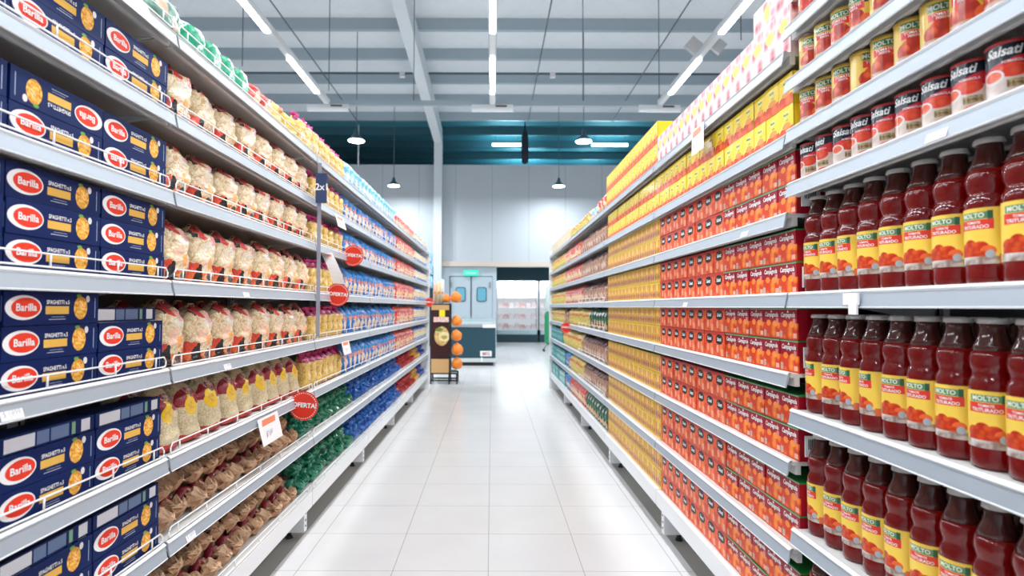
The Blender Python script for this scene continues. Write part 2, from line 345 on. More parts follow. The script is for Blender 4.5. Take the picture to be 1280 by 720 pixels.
# ---------------------------------------------------------------- gondola shelving
XL, XR = .945, .866
zL = [.202, .486, .733, .992, 1.251, 1.518, 1.752, 1.992]
zF = [.2186, .4773, .7301, .9857, 1.2197, 1.4574, 1.69, 1.9408]
zN = [.2186, .542, .883, 1.2197, 1.541, 1.70, 1.849, 2.007]
S = 1.4051
YL = [1.736-S+S*k for k in range(7)]; YR = [1.722-S+S*k for k in range(7)]
DT = .042
def side_T(side): return (PI/2 if side == 'left' else -PI/2)
def fx(side, d): return -(XL+d) if side == 'left' else XR+d      # d = setback behind the rail
def shelf(side, bay, lv, z, y0, y1, rail):
    e = empty('gondola_shelf', (fx(side, 0), (y0+y1)/2, z), side_T(side))
    tag(e, 'grey metal shelf, %s up in the %s bay from the camera, %s gondola' % (ordi(lv), ordi(bay+1), side), 'shelf', 'gondola shelves on the %s' % side)
    hw = (y1-y0)/2-.006; dp = .432
    MB().box(-hw, hw, .008, dp, .030, .0415, deck_metal).box(-hw, hw, .02, .035, .004, .03, deck_metal).obj('shelf_deck', e)
    m = MB()
    if lv > 1:
        m.profile([(-.007, 0), (-.004, 0), (.006, .034), (.012, .044), (.004, .044), (.0, .036)], -hw, hw, lip_metal)
        m.profile([(-.0072, .0), (-.0085, .003), (-.0072, .004)], -hw, hw, white_metal); m.profile([(.0, .036), (-.003, .040), (.004, .0455), (.008, .0455)], -hw, hw, white_metal)
    else:
        m.box(-hw, hw, 0, .02, -.035, .044, white_metal)
    m.obj('price_rail', e)
    if lv > 1:
        for s in (-1, 1):
            MB().profile([(.06, .03), (.425, .03), (.425, -.045), (.36, -.03)], s*hw-.004, s*hw+.0, white_metal).obj('bracket', e)
    if rail:
        r = MB(); t = .0023; zt = .080; zb = .052; L = hw-.012
        r.path([(-L, .004, zb), (-L+.0, .004, zt-.012), (-L+.01, .004, zt), (L-.01, .004, zt), (L, .004, zt-.012), (L, .004, zb+.004), (L-.006, .004, zb), (-L, .004, zb)], t, wire)
        n = 6
        for k in range(1, n): x = -L+2*L*k/n; r.tube((x, .004, zb), (x, .004, zt), t, wire, 6)
        for x in (-L+.05, L-.05): r.tube((x, .004, zb), (x, .004, zt), t, wire, 6)
        r.obj('wire_guard', e)
    return e
def frame(side, bay, y0, y1, ztop):
    e = empty('shelving_unit', (fx(side, 0), (y0+y1)/2, 0), side_T(side))
    tag(e, 'upright frame and feet of the %s bay from the camera, %s gondola' % (ordi(bay+1), side), 'shelving frame', 'gondola frames on the %s' % side)
    h = (y1-y0)/2
    MB().box(-h+.001, h-.001, .46, .48, .10, ztop, backp).obj('back_panel', e)
    for s in (-1,) if side == 'left' else (1,):
        m = MB(); x = s*h; m.box(x-.02, x+.02, .44, .459, .0, ztop, white_metal)
        for k in range(40): m.box(x-.003, x+.003, .4385, .44, .2+k*.05, .23+k*.05, dark)
        m.obj('upright', e)
        m = MB(); m.box(x-.022, x+.022, .035, .435, .035, .165, white_metal); m.box(x-.024, x+.024, .036, .06, .05, .15, white_metal)
        for zz in (.06, .09, .125): m.box(x-.006, x+.006, .0335, .035, zz, zz+.008, dark)
        m.lathe([(.012, 0), (.012, .04)], dark, 8, Matrix.Translation((x, .12, 0))); m.lathe([(.02, 0), (.018, .01)], dark, 8, Matrix.Translation((x, .12, 0)))
        m.obj('foot', e)
    return e
for side, Ys, zs in (('left', YL, zL), ('right', YR, zF)):
    for b in range(6):
        y0, y1 = Ys[b], Ys[b+1]
        frame(side, b, y0, y1, 2.02)
        zz = zN if (side == 'right' and b == 0) else zs
        for lv in range(8):
            rail = (side == 'left') or (b == 3 and lv in (3, 4, 1, 2))
            shelf(side, b, lv+1, zz[lv], y0, y1, rail and not (lv == 0 and side == 'right'))
for side, Ys in (('left', YL), ('right', YR)):
    y = Ys[6]
    e = tag(empty('shelving_end', (fx(side, .0), y+.019, 0), side_T(side)), 'white end panel post closing the far end of the %s gondola' % side, 'post')
    MB().box(-.015, .015, -.005, .43, .0, 2.02, white_metal).obj('end_panel_sheet', e)
    MB().box(-.02, .02, -.012, .03, .0, 2.06, white_metal).obj('edge_post', e)

# ---------------------------------------------------------------- product prototypes (parked outside the scene list, then copied)
PROTO = []
def proto(o): PROTO.append(o); return o
# spaghetti box: local x along shelf, front at y=0, z up
BL, BH, BD = .279, .0715, .036
navy = (.0006, .012, .088)
pb = paint('blue spaghetti box print', navy, [
    ('e', -.089, .037, .0475, .0255, (.85, .83, .82)), ('e', -.083, .037, .0385, .0205, (.80, .045, .02)),
    ('r', -.030, .040, .0225, .0400, ('stripes', (.80, .50, .10), (.68, .36, .06), .0012, 2)),
    ('e', .078, .036, .022, .0265, ('noise', (.90, .58, .10), (.62, .18, .02), 130)), ('e', .083, .040, .010, .010, ('noise', (.8, .3, .05), (.95, .7, .25), 200)),
    ('e', .102, .057, .0065, .008, (.72, .70, .68)), ('e', .072, .064, .008, .004, (.15, .35, .05)),
    ('r', -.012, .028, .0160, .0168, (.5, .55, .65)), ('r', -.020, .030, .0105, .0117, (.6, .64, .7)),
    ('r', .1265, .1285, .012, .060, (.35, .45, .6))], rough=.5, coat=.0, spec=.14)
m = MB(); m.box(-BL/2, BL/2, 0, BD, 0, BH, pb)
m.text('Barilla', .0150, WH, FT(-.083, .0305), .02, sx=1.05)
m.text('SPAGHETTI n.5', .0088, WH, FT(.006, .0445), .016, sx=.84)
lbw = M('box top label', (.62, .62, .66), .4); lbb = M('box top blue label', (.10, .16, .30), .4)
for a, b, mt in ((-.125, -.045, lbw), (-.040, -.005, lbb), (0, .055, lbb), (.064, .076, M('green mark', (.16, .34, .20), .4)), (.095, .125, lbw)):
    m.add([(a, .004, BH+.0003), (b, .004, BH+.0003), (b, BD-.004, BH+.0003), (a, BD-.004, BH+.0003)], [(0, 1, 2, 3)], mt)
for x in (-BL/2-.0003, ): m.box(x, x+.0001, .003, BD-.003, .01, BH-.01, lbb)
box0 = proto(tag(m.obj('spaghetti_box'), '', 'pasta box'))

def carton(name, w_, h, d, mat, extra=None):
    m = MB(); m.box(-w_/2, w_/2, 0, d, 0, h, mat)
    if extra: extra(m)
    return proto(tag(m.obj(name), '', 'carton'))
red_t = (.72, .10, .02)
tomd = ('tom', (.95, .26, .03), (.62, .04, .01), 26)
# dark red carton with white script
dr = paint('dark red carton print', (.36, .004, .018), [
    ('r', -.06, .06, 0, .050, ('tom', (1.0, .30, .03), (.70, .05, .01), 34)), ('e', -.020, .048, .014, .010, (.92, .25, .03)), ('e', .022, .046, .016, .010, (.95, .30, .04)),
    ('r', .028, .044, .050, .064, (.72, .25, .25)), ('r', -.054, -.036, .006, .024, ('noise', (.5, .35, .3), (.75, .5, .4), 90)), ('r', .030, .050, .006, .020, (.85, .45, .35)),
    ('r', -.06, .06, 0, .003, (.55, .05, .03))], rough=.42, coat=.06)
grn = M('green carton top', (.015, .26, .05), .35); ltg = M('pale green film edge', (.32, .48, .30), .3)
def ex_dr(m):
    m.text('Campagnola', .0140, WH, FT(.0, .068), .03, sx=.86, shear=.2); m.add([(-.006, -.0006, .081), (.006, -.0006, .081), (0, -.0006, .090)], [(0, 1, 2)], WH)
    m.box(-.0545, .0545, -.0005, .165, .0915, .0955, grn); m.box(-.0545, .0545, -.001, 0, .0905, .093, ltg)
c_red = carton('tomato_carton', .1065, .092, .16, dr, ex_dr)
# red carton with black oval
bo = paint('red carton with black oval print', (.85, .10, .02), [
    ('r', -.055, .055, 0, .048, ('tom', (1.0, .25, .06), (.72, .07, .02), 24)), ('e', -.018, .030, .012, .016, (.9, .35, .22)), ('r', -.055, .055, .082, .10, (.62, .05, .03)),
    ('e', 0, .067, .036, .020, (.006, .006, .009)), ('r', -.034, -.020, .052, .070, (.012, .01, .012)), ('r', .02, .036, .004, .03, (.88, .42, .30))], rough=.42, coat=.06)
def ex_bo(m):
    m.text('Salsati', .014, WH, FT(0, .061), .03, sx=.9)
    for x in (-.018, .018): m.box(x-.0008, x+.0008, .01, .15, .0945, .0955, M('dark red fold', (.35, .02, .02), .5))
    m.box(-.053, .053, 0, .16, .0935, .095, M('red carton top', (.62, .05, .04), .3))
c_blk = carton('tomato_carton', .1065, .094, .16, bo, ex_bo)
# golden carton
go = paint('golden carton print', (.88, .56, .06), [
    ('r', -.044, -.024, .050, .084, (.72, .25, .10)), ('r', -.010, .010, .050, .084, (.90, .62, .10)), ('r', .024, .044, .050, .084, (.72, .25, .10)),
    ('e', -.034, .028, .013, .022, ('noise', (.28, .04, .05), (.62, .20, .12), 60)), ('e', 0, .028, .013, .022, ('noise', (.28, .04, .05), (.62, .20, .12), 60)), ('e', .034, .028, .013, .022, ('noise', (.28, .04, .05), (.62, .20, .12), 60)),
    ('r', -.054, .054, .087, .095, (.92, .64, .04)), ('r', -.0535, -.0515, 0, .1, (.55, .30, .05))], rough=.42, coat=.06)
def ex_go(m): m.box(-.0532, .0532, 0, .16, .094, .0955, M('yellow carton top', (.62, .42, .02), .35)); [m.box(x-.001, x+.001, .01, .15, .0955, .0958, M('brown fold', (.35, .2, .02), .5)) for x in (-.027, 0, .027)]
c_gold = carton('golden_carton', .1065, .094, .16, go, ex_go)
# yellow sauce carton, tomatoes at foot
yl = paint('yellow carton print', (.88, .62, .02), [
    ('r', -.05, .05, 0, .034, ('tom', (.95, .20, .03), (.70, .05, .01), 34)), ('e', .0, .040, .024, .010, (.85, .30, .05)), ('e', 0, .074, .018, .010, (.80, .72, .30)), ('r', -.012, .012, .054, .059, (.25, .45, .08)),
    ('d', 0, .062, .070, .9, (.94, .72, .18)), ('r', .0405, .043, 0, .12, (.50, .36, .02))], rough=.42, coat=.06)
def ex_yl(m): m.text('Molto', .008, grn, FT(0, .0705), .03)
c_yel = carton('yellow_sauce_carton', .0845, .0985, .13, yl, ex_yl)
# pink patterned carton with yellow oval
def pk_mat():
    return paint('white carton with red cherries print', ('tom', (.42, .02, .04), (.86, .66, .70), 25), [('e', 0, .098, .027, .020, (.82, .70, .12)), ('r', .041, .05, 0, .2, (.75, .6, .62)), ('r', -.05, -.041, 0, .2, (.8, .7, .72))], rough=.35, coat=.15)
c_pink = carton('cherry_print_carton', .0865, .148, .13, pk_mat())

# bottles
sauce = M('tomato sauce behind glass', (.17, .002, .002), .10, coat=.35)
sauce.node_tree.nodes['Principled BSDF'].inputs['Specular IOR Level'].default_value = .35
neckm = M('smoky empty bottle neck', (.060, .012, .009), .11, coat=.35)
neckm.node_tree.nodes['Principled BSDF'].inputs['Specular IOR Level'].default_value = .35
capm = M('pale ridged cap', (.60, .58, .56), .35)
lab = paint('yellow passata label print', (.90, .62, .09), [
    ('r', -.026, .026, .108, .116, (.88, .68, .2)),
    ('r', -.027, .030, .1235, .1365, (.10, .28, .16)), ('r', .024, .032, .122, .138, (.03, .12, .06)), ('r', -.030, .033, .104, .1225, (.75, .05, .03)),
    ('e', -.022, .068, .013, .011, ('tom', (.85, .16, .02), (.50, .03, .01), 60)), ('e', -.006, .074, .013, .012, ('tom', (.90, .20, .03), (.5, .03, .01), 60)), ('e', .012, .070, .014, .012, ('tom', (.85, .16, .02), (.55, .03, .01), 60)),
    ('e', .024, .064, .012, .010, (.80, .14, .03)), ('r', -.034, .034, .046, .064, ('tom', (.82, .14, .02), (.5, .03, .01), 50)),
    ('r', -.040, .042, .036, .054, ('noise', (.70, .66, .63), (.30, .20, .16), 50)), ('e', .027, .058, .0075, .0075, (.38, .42, .48)),
    ('r', .052, .070, .085, .118, ('stripes', (.75, .72, .6), (.35, .35, .33), .0015, 2)), ('r', .052, .068, .048, .070, ('stripes', (.8, .8, .78), (.1, .1, .12), .0012, 0)),
    ('r', .040, .052, .038, .058, (.75, .15, .05)), ('r', .070, .075, 0, .2, (.82, .55, .1))], cyl=.0405, rough=.35, coat=.2)
BR = .0402
HB = .277
prof = [(.030, 0), (.036, .002), (.0395, .008), (BR, .018), (BR, .038), (BR*.985, .040), (BR*.985, .144), (BR, .147), (BR*.985, .158), (BR*.90, .167), (BR*.845, .172), (BR*.87, .178), (BR*.93, .187), (BR*.955, .197), (BR*.93, .207), (BR*.86, .217)]
prof2 = [(BR*.86, .217), (BR*.76, .227), (BR*.65, .238), (BR*.56, .249), (BR*.53, .258), (BR*.53, .2675)]
e = proto(tag(empty('passata_bottle'), '', 'bottle'))
MB().lathe(prof+prof2[:1], sauce, 36, caps=True).obj('bottle_body', e)
MB().lathe(prof2, neckm, 28).obj('bottle_neck', e)
cp = []
n = 28
MB().lathe([(BR*.54, .2665), (BR*.62, .2672), (BR*.60, .274), (BR*.55, .277)], capm, 28, smooth=False).obj('cap', e)
m = MB(); r = BR+.0004
vs, fs = [], []
A0, A1, K = -1.75, 1.85, 40
for k in range(K+1):
    a = A0+(A1-A0)*k/K
    for z in (.040, .144): vs.append((r*math.sin(a), -r*math.cos(a), z))
for k in range(K): fs.append((2*k, 2*k+2, 2*k+3, 2*k+1))
m.add(vs, fs, lab, None, True)
m.text('MOLTO', .0085, M('cream print', (.80, .82, .66), .5), None, .03, cyl=(r+.0003, -.04, .1262), sx=1.0)
m.text('TOMATE', .0045, WH, None, .02, cyl=(r+.0003, .02, .1150)); m.text('TRITURADO', .0062, WH, None, .02, cyl=(r+.0003, .03, .1062))
m.obj('label', e)
bottle0 = e
# cans
tin = M('tin plate', (.55, .50, .46), .3, .8); redrim = M('red lacquered rim', (.45, .03, .03), .35)
def can(name, mat, rim, top, texts):
    e = proto(tag(empty(name), '', 'can')); r = .0368; h = .107
    MB().lathe([(r-.002, 0), (r, .002), (r, .005), (r-.001, .007)], rim, 28).obj('bottom_rim', e)
    m = MB(); m.lathe([(r-.001, .007), (r-.001, h-.007)], mat, 32, caps=False)
    texts(m, r-.0006); m.obj('can_body', e)
    MB().lathe([(r-.001, h-.007), (r, h-.005), (r, h-.001), (r-.002, h), (r-.003, h-.004)], rim, 28).lathe([(r-.003, h-.0045), (.002, h-.0045)], top, 28).obj('lid', e)
    return e
cm = paint('peeled tomato can print', (.80, .52, .07), [
    ('r', -.025, .03, .079, .096, (.06, .22, .13)), ('r', .027, .036, .073, .098, (.03, .06, .06)), ('r', -.024, .028, .060, .077, (.72, .03, .03)),
    ('e', .002, .040, .026, .024, ('tom', (.80, .09, .03), (.45, .02, .01), 40)), ('e', -.02, .035, .014, .016, ('tom', (.92, .16, .05), (.5, .03, .01), 50)), ('e', .030, .032, .012, .014, (.85, .14, .04)),
    ('r', -.05, .05, .006, .020, ('noise', (.55, .42, .42), (.72, .68, .68), 80)), ('r', -.034, .040, .020, .024, (.62, .35, .2)), ('r', .054, .074, .02, .085, ('noise', (.75, .60, .3), (.6, .4, .2), 90)), ('r', -.06, -.040, .01, .09, (.88, .66, .2))], cyl=.0358, rough=.22, coat=.5)
def tx1(m, r): m.text('MOLTO', .0105, M('cream print', (.80, .82, .66), .5), None, .03, cyl=(r, 0, .0825)); m.text('TOMATES', .0062, WH, None, .02, cyl=(r, .05, .069)); m.text('PERITA', .005, WH, None, .02, cyl=(r, .05, .062))
can_m = can('tomato_can', cm, M('yellow lacquered rim', (.42, .28, .05), .3, .3), tin, tx1)
sm_ = paint('dark blue and red sauce can print', (.78, .52, .46), [
    ('r', -.2, .2, .055, .2, (.70, .02, .03)), ('d', 0, .0700, .2, .30, (.008, .012, .026)), 
    ('r', -.2, .2, .002, .050, ('noise', (.80, .70, .66), (.62, .48, .40), 30)), ('e', .012, .052, .022, .012, ('tom', (.92, .14, .04), (.75, .05, .02), 50)), ('e', -.020, .045, .019, .013, (.82, .72, .70)), ('e', -.020, .046, .015, .009, ('tom', (.95, .22, .07), (.8, .1, .04), 60)),
    ('r', .002, .034, .022, .036, ('noise', (.16, .10, .05), (.55, .42, .2), 160)), ('e', .020, .012, .018, .006, (.80, .10, .05)), ('r', -.2, .2, .0, .010, (.80, .35, .30)),
    ('r', .045, .075, .05, .09, (.6, .03, .03))], cyl=.0358, rough=.22, coat=.5)
def tx2(m, r): m.text('Salsati', .0165, WH, None, .025, cyl=(r, -.06, .0800), sx=.92, shear=.25); m.text('POMAROLA', .0045, WH, None, .01, cyl=(r, .35, .066))
can_s = can('sauce_can', sm_, redrim, tin, tx2)

# soft bags
def bag_mesh(name, w_, h, d, mat, seed, lump=.006, pinch=.35, lean=0, flat=False):
    m = MB(); NV, NU = 20, 26; vs = []
    for i in range(NV+1):
        v = i/NV
        sq = (1-abs(2*v-1)**4)**.5 if 0 < v < 1 else 0
        up = max(0, (v-.72)/.28)
        b = d/2*(.10+.90*sq)*(1-.75*up**1.3)
        a = w_/2*(.94+.06*math.sin(PI*v))*(1-(1-pinch)*up**1.2*.7)
        if v < .06: b = d/2*(.35+.65*v/.06)
        for k in range(NU):
            t = 2*PI*k/NU; c, s = math.cos(t), math.sin(t)
            x = a*math.copysign(abs(c)**.75, c); y = b*math.copysign(abs(s)**.85, s)
            nz = noise.noise(Vector((x*22+seed*7.1, y*22, v*h*22+seed)))+.5*noise.noise(Vector((x*55+seed, y*55, v*h*55)))
            q = lump*nz*(1 if v > .04 else .2)
            cr = .004*math.sin(k*2.2+seed)*(up**.7)
            vs.append((x+(q*c), d/2+y+q*s*1.4+cr*2+lean*v*h, v*h+.5*q*(v > .05)+cr))
    fs = [(i*NU+k, i*NU+(k+1) % NU, (i+1)*NU+(k+1) % NU, (i+1)*NU+k) for i in range(NV) for k in range(NU)]
    fs += [tuple(range(NU))[::-1], tuple(range(NV*NU, (NV+1)*NU))]
    m.add(vs, fs, mat, None, True); return m.mesh(name)
def bagset(name, cat, w_, h, d, mat, n=3, topmat=None, **kw):
    out = []
    for q in range(n):
        e = proto(tag(empty(name), '', cat))
        o = bpy.data.objects.new('bag_body', bag_mesh('bag_body', w_, h, d, mat, q*3.7+len(PROTO), **kw)); C.objects.link(o); o.parent = e
        if topmat:
            m = MB(); K = 14; vs = []
            for k in range(K+1):
                x = (k/K-.5)*w_*.62; y = .010*math.sin(k*1.9+q)
                vs += [(x, d/2+y, h*.955), (x*1.25, d/2+y*1.8+.004, h*1.06+.007*math.sin(k*2.7+q*2))]
                vs += [(x*1.25, d/2+y*1.8+.006, h*1.06+.007*math.sin(k*2.7+q*2)), (x, d/2+y+.002, h*.955)]
            fs = []
            for k in range(K):
                a = 4*k; b = 4*k+4
                for j in range(4): fs.append((a+j, b+j, b+(j+1) % 4, a+(j+1) % 4))
            fs += [(0, 1, 2, 3), (4*K+3, 4*K+2, 4*K+1, 4*K)]
            m.add(vs, fs, topmat, None, True); m.obj('bag_top', e)
        out.append(e)
    return out
pasta = ('pasta', (.74, .50, .25), (.97, .85, .60), 27)
nestm = paint('nest pasta bag film print', pasta, [
    ('r', -.1, .1, 0, .038, ('noise', (.92, .24, .04), (.80, .12, .03), 40)), ('r', -.078, -.050, .036, .070, (.82, .07, .03)), ('e', .062, .056, .009, .024, (.02, .02, .025)), ('r', .034, .05, .034, .056, (.88, .15, .04)),
    ('e', -.044, .030, .014, .036, (.012, .012, .016)), ('e', .020, .018, .024, .022, (.012, .012, .016)), ('e', -.010, .020, .010, .012, (.95, .45, .2)),
    ('e', -.022, .086, .024, .026, (.93, .60, .44)), ('e', .014, .072, .019, .021, (1.0, .42, .08)), ('e', .0, .132, .036, .014, ('noise', (.93, .90, .86), (.90, .75, .50), 50)),
    ('r', -.1, .1, .176, .24, ('noise', (.42, .02, .02), (.05, .02, .02), 34)), ('r', -.055, -.036, .158, .178, (.012, .012, .018)), ('r', -.034, -.008, .154, .180, (.75, .02, .03)),
    ('r', .008, .050, .136, .172, ('stripes', (.85, .08, .10), (.95, .80, .76), .0035, 0))], rough=.4, coat=.9, bump=.9, bscale=45, warp=.028)
nest = bagset('nest_pasta_bag', 'pasta bag', .157, .200, .11, nestm, 4, lump=.011, pinch=.05)
pennem = paint('penne bag film print', ('pasta', (.62, .50, .26), (.86, .76, .54), 60), [
    ('r', -.1, .1, 0, .028, ('noise', (.45, .02, .03), (.62, .08, .04), 30)), ('r', -.09, .09, .118, .24, ('noise', (.26, .005, .02), (.40, .01, .03), 30)),
    ('e', -.012, .120, .036, .032, (.92, .60, .02)), ('e', -.012, .118, .022, .014, ('noise', (.9, .6, .03), (.75, .35, .03), 90)), ('e', .0, .150, .008, .008, (.05, .10, .03)), ('r', -.02, .03, .155, .18, ('noise', (.4, .02, .03), (.85, .7, .7), 80))], rough=.4, coat=.6, bump=.5, bscale=70, warp=.02)
penne = bagset('penne_bag', 'pasta bag', .134, .195, .10, pennem, 3, lump=.007, lean=.15)
egg = ('pasta', (.60, .36, .06), (.86, .62, .20), 26)
yelm = paint('yellow pasta bag film print', egg, [('r', -.1, .1, 0, .016, ('noise', (.25, .02, .06), (.7, .5, .3), 60)), ('r', -.1, .1, .150, .24, ('noise', (.50, .01, .12), (.12, .01, .04), 40)), ('e', .01, .168, .018, .012, (.75, .02, .30)), ('e', 0, .085, .026, .030, ('pasta', (.7, .45, .12), (.92, .75, .38), 40))], rough=.35, coat=.7, bump=.6, bscale=40, warp=.02)
yelb = bagset('yellow_pasta_bag', 'pasta bag', .102, .190, .09, yelm, 3, lump=.008, topmat=M('magenta film', (.62, .02, .22), .3, coat=.5))
blm = paint('blue pasta bag film print', ('noise', (.01, .13, .50), (.05, .36, .85), 16), [('e', 0, .060, .030, .042, ('pasta', (.75, .55, .35), (.90, .80, .66), 60)), ('e', -.004, .112, .030, .016, ('noise', (.75, .08, .05), (.85, .6, .5), 50)), ('e', .01, .045, .014, .016, (.85, .28, .10)), ('r', -.1, .1, 0, .012, (.03, .25, .5))], rough=.3, coat=.6, bump=.7, bscale=40, warp=.03)
blb = bagset('blue_pasta_bag', 'pasta bag', .107, .195, .10, blm, 4, lump=.009)
lbm = paint('light blue pasta bag film print', ('noise', (.10, .45, .82), (.45, .75, .92), 22), [('e', 0, .06, .034, .035, ('noise', (.9, .86, .84), (.85, .55, .40), 40))], rough=.3, coat=.6, bump=.7, bscale=40, warp=.03)
lbb_ = bagset('light_blue_bag', 'pasta bag', .108, .195, .10, lbm, 3, lump=.009)
rdm = paint('red pasta bag film print', ('noise', (.65, .03, .03), (.80, .16, .12), 20), [('e', 0, .06, .035, .042, ('pasta', (.8, .5, .25), (.92, .75, .5), 50)), ('e', 0, .115, .022, .013, (.85, .78, .72))], rough=.3, coat=.6, bump=.7, bscale=40, warp=.03)
rdb = bagset('red_pasta_bag', 'pasta bag', .105, .195, .10, rdm, 3, lump=.009)
wbm = paint('cream and blue bag film print', ('pasta', (.72, .56, .36), (.88, .78, .58), 50), [('r', -.1, .1, .0, .055, ('noise', (.02, .12, .5), (.10, .30, .7), 40)), ('r', -.1, .1, .15, .24, (.03, .12, .5))], rough=.3, coat=.5, bump=.6, bscale=40, warp=.03)
wbb = bagset('cream_blue_bag', 'pasta bag', .108, .185, .10, wbm, 2, lump=.008)
grm = paint('green and white bag film print', ('noise', (.01, .34, .18), (.10, .52, .32), 30), [('d', 0, .03, .045, .5, (.75, .85, .80)), ('d', 0, .075, .085, -.7, (.75, .85, .80)), ('d', 0, .12, .13, .6, (.7, .85, .78)), ('e', -.01, .08, .018, .016, (.80, .55, .55))], rough=.25, coat=.7, bump=.8, bscale=30, warp=.06)
grb = bagset('green_white_bag', 'bag', .108, .105, .12, grm, 2, lump=.006)
gtm = paint('green tinted film pack print', ('noise', (.10, .26, .20), (.24, .42, .34), 18), [('e', -.03, .07, .030, .022, ('noise', (.75, .42, .30), (.55, .45, .30), 60)), ('e', .05, .04, .026, .018, ('noise', (.78, .50, .40), (.50, .45, .30), 60))], rough=.18, coat=.8, bump=.4, bscale=18, warp=.04)
gtb = bagset('green_film_pack', 'bag', .24, .135, .14, gtm, 2, lump=.006, topmat=M('dark green film', (.01, .12, .09), .25, coat=.5))
brm = paint('brown dried goods bag print', ('pasta', (.30, .14, .08), (.62, .38, .26), 30), [('r', -.1, .1, .13, .24, ('noise', (.03, .02, .02), (.25, .08, .08), 40)), ('e', 0, .05, .026, .026, (.72, .50, .40))], rough=.35, coat=.5, bump=.6, bscale=40, warp=.03)
brb = bagset('brown_bag', 'bag', .108, .175, .09, brm, 3, lump=.008)
ytm = paint('yellow window bag print', ('pasta', (.66, .48, .10), (.88, .72, .20), 34), [('e', 0, .12, .030, .018, (.85, .20, .06)), ('r', -.1, .1, .0, .02, (.75, .55, .05))], rough=.35, coat=.5, bump=.6, bscale=40, warp=.03)
ytb = bagset('yellow_window_bag', 'bag', .108, .180, .09, ytm, 3, lump=.008)
dgm = paint('dark green bag print', ('noise', (.01, .06, .04), (.04, .20, .10), 30), [('e', 0, .05, .034, .034, ('noise', (.80, .36, .16), (.6, .5, .3), 40)), ('r', -.02, .02, .12, .15, (.8, .75, .7))], rough=.35, coat=.5, bump=.6, bscale=40, warp=.03)
dgb = bagset('dark_green_bag', 'bag', .108, .18, .09, dgm, 2, lump=.008)
tlm = paint('teal carton print', ('noise', (.01, .24, .26), (.03, .38, .38), 30), [('e', 0, .06, .028, .024, ('noise', (.55, .80, .78), (.1, .5, .5), 60)), ('r', -.04, .04, .12, .135, (.6, .85, .8))], rough=.35, coat=.4)
teal0 = carton('teal_carton', .098, .165, .12, tlm)
crm = paint('cream carton print', ('noise', (.80, .62, .40), (.85, .74, .58), 20), [('e', 0, .09, .03, .03, (.85, .75, .45)), ('r', -.05, .05, .0, .02, (.8, .45, .3))], rough=.4, coat=.2)
cream0 = carton('cream_carton', .11, .16, .12, crm)

# lying tied bags: tail at the front, band, body running back
def lying(name, bodym, bandm, tailm, n=4):
    out = []
    for q in range(n):
        e = proto(tag(empty(name), '', 'pasta bag')); sd = q*5.3
        NU = 20
        def rings(rs, mat, nm, lump, fq, smooth=True):
            m = MB(); vs = []
            for y, ax, az, zc in rs:
                for k in range(NU):
                    t = 2*PI*k/NU; c, s = math.cos(t), math.sin(t)
                    qn = lump*(noise.noise(Vector((c*fq+sd, s*fq, y*40)))+.6*noise.noise(Vector((c*fq*2.3+sd, s*fq*2.3, y*90))))
                    vs.append((ax*c*(1+qn/max(ax, .01)), y+.6*qn, max(.001, zc+az*s*(1+qn/max(az, .01)))))
            L = len(rs)
            fs = [(i*NU+(k+1) % NU, i*NU+k, (i+1)*NU+k, (i+1)*NU+(k+1) % NU) for i in range(L-1) for k in range(NU)]+[tuple(range(NU)), tuple(range((L-1)*NU, L*NU))[::-1]]
            m.add(vs, fs, mat, None, smooth); o = m.obj(nm, e)
        rings([(.098, .030, .028, .040), (.12, .042, .035, .040), (.16, .046, .038, .040), (.26, .046, .038, .040), (.33, .044, .036, .038), (.37, .030, .02, .036)], bodym, 'bag_body', .003, 1.5)
        rings([(.062, .026, .026, .040), (.068, .044, .042, .042), (.080, .042, .040, .042), (.094, .045, .044, .042), (.099, .030, .030, .04)], bandm, 'tie_band', .003, 3)
        rings([(.000+.012*(q % 3), .018, .010, .050), (.008, .030, .018, .046), (.018, .036, .030, .042), (.036, .044, .036, .040), (.050, .036, .032, .040), (.064, .026, .025, .040)], tailm, 'crumpled_end', .030, 3.1, False)
        out.append(e)
    return out
olive = paint('long pasta seen through film', ('stripes', (.24, .19, .08), (.42, .35, .18), .003, 0), [], rough=.3, coat=.6, bump=.3, bscale=30)
tan = paint('crumpled tan paper', ('noise', (.52, .30, .17), (.78, .55, .37), 12), [], rough=.6, bump=.8, bscale=35)
maroon = M('maroon band', (.20, .008, .02), .4, coat=.3, bump=.6, bscale=50)
lt = lying('tan_tied_bag', olive, maroon, tan)
grfilm = M('green crumpled film', (.01, .22, .12), .25, coat=.7, bump=.9, bscale=45)
bodyr = paint('clear bag with red lettering', ('noise', (.36, .33, .22), (.52, .16, .14), 34), [], rough=.3, coat=.5, bump=.3)
lg = lying('green_tied_bag', bodyr, grfilm, grfilm, 3)
blfilm = paint('blue crumpled film', ('noise', (.01, .10, .50), (.03, .30, .80), 22), [], rough=.22, coat=.8, bump=1.0, bscale=45)
lb = lying('blue_tied_bag', blfilm, blfilm, blfilm, 3)
rdfilm = paint('red crumpled film', ('noise', (.50, .01, .02), (.72, .08, .06), 22), [], rough=.25, coat=.7, bump=.9, bscale=45)
lr = lying('red_tied_bag', rdfilm, rdfilm, rdfilm, 2)
orfilm = M('orange crumpled film', (.80, .42, .05), .3, coat=.6, bump=.9, bscale=45)
lo = lying('orange_tied_bag', orfilm, orfilm, orfilm, 2)
dbfilm = M('deep blue crumpled film', (.01, .06, .45), .3, coat=.6, bump=.9, bscale=45)
ld = lying('deep_blue_tied_bag', dbfilm, dbfilm, dbfilm, 2)

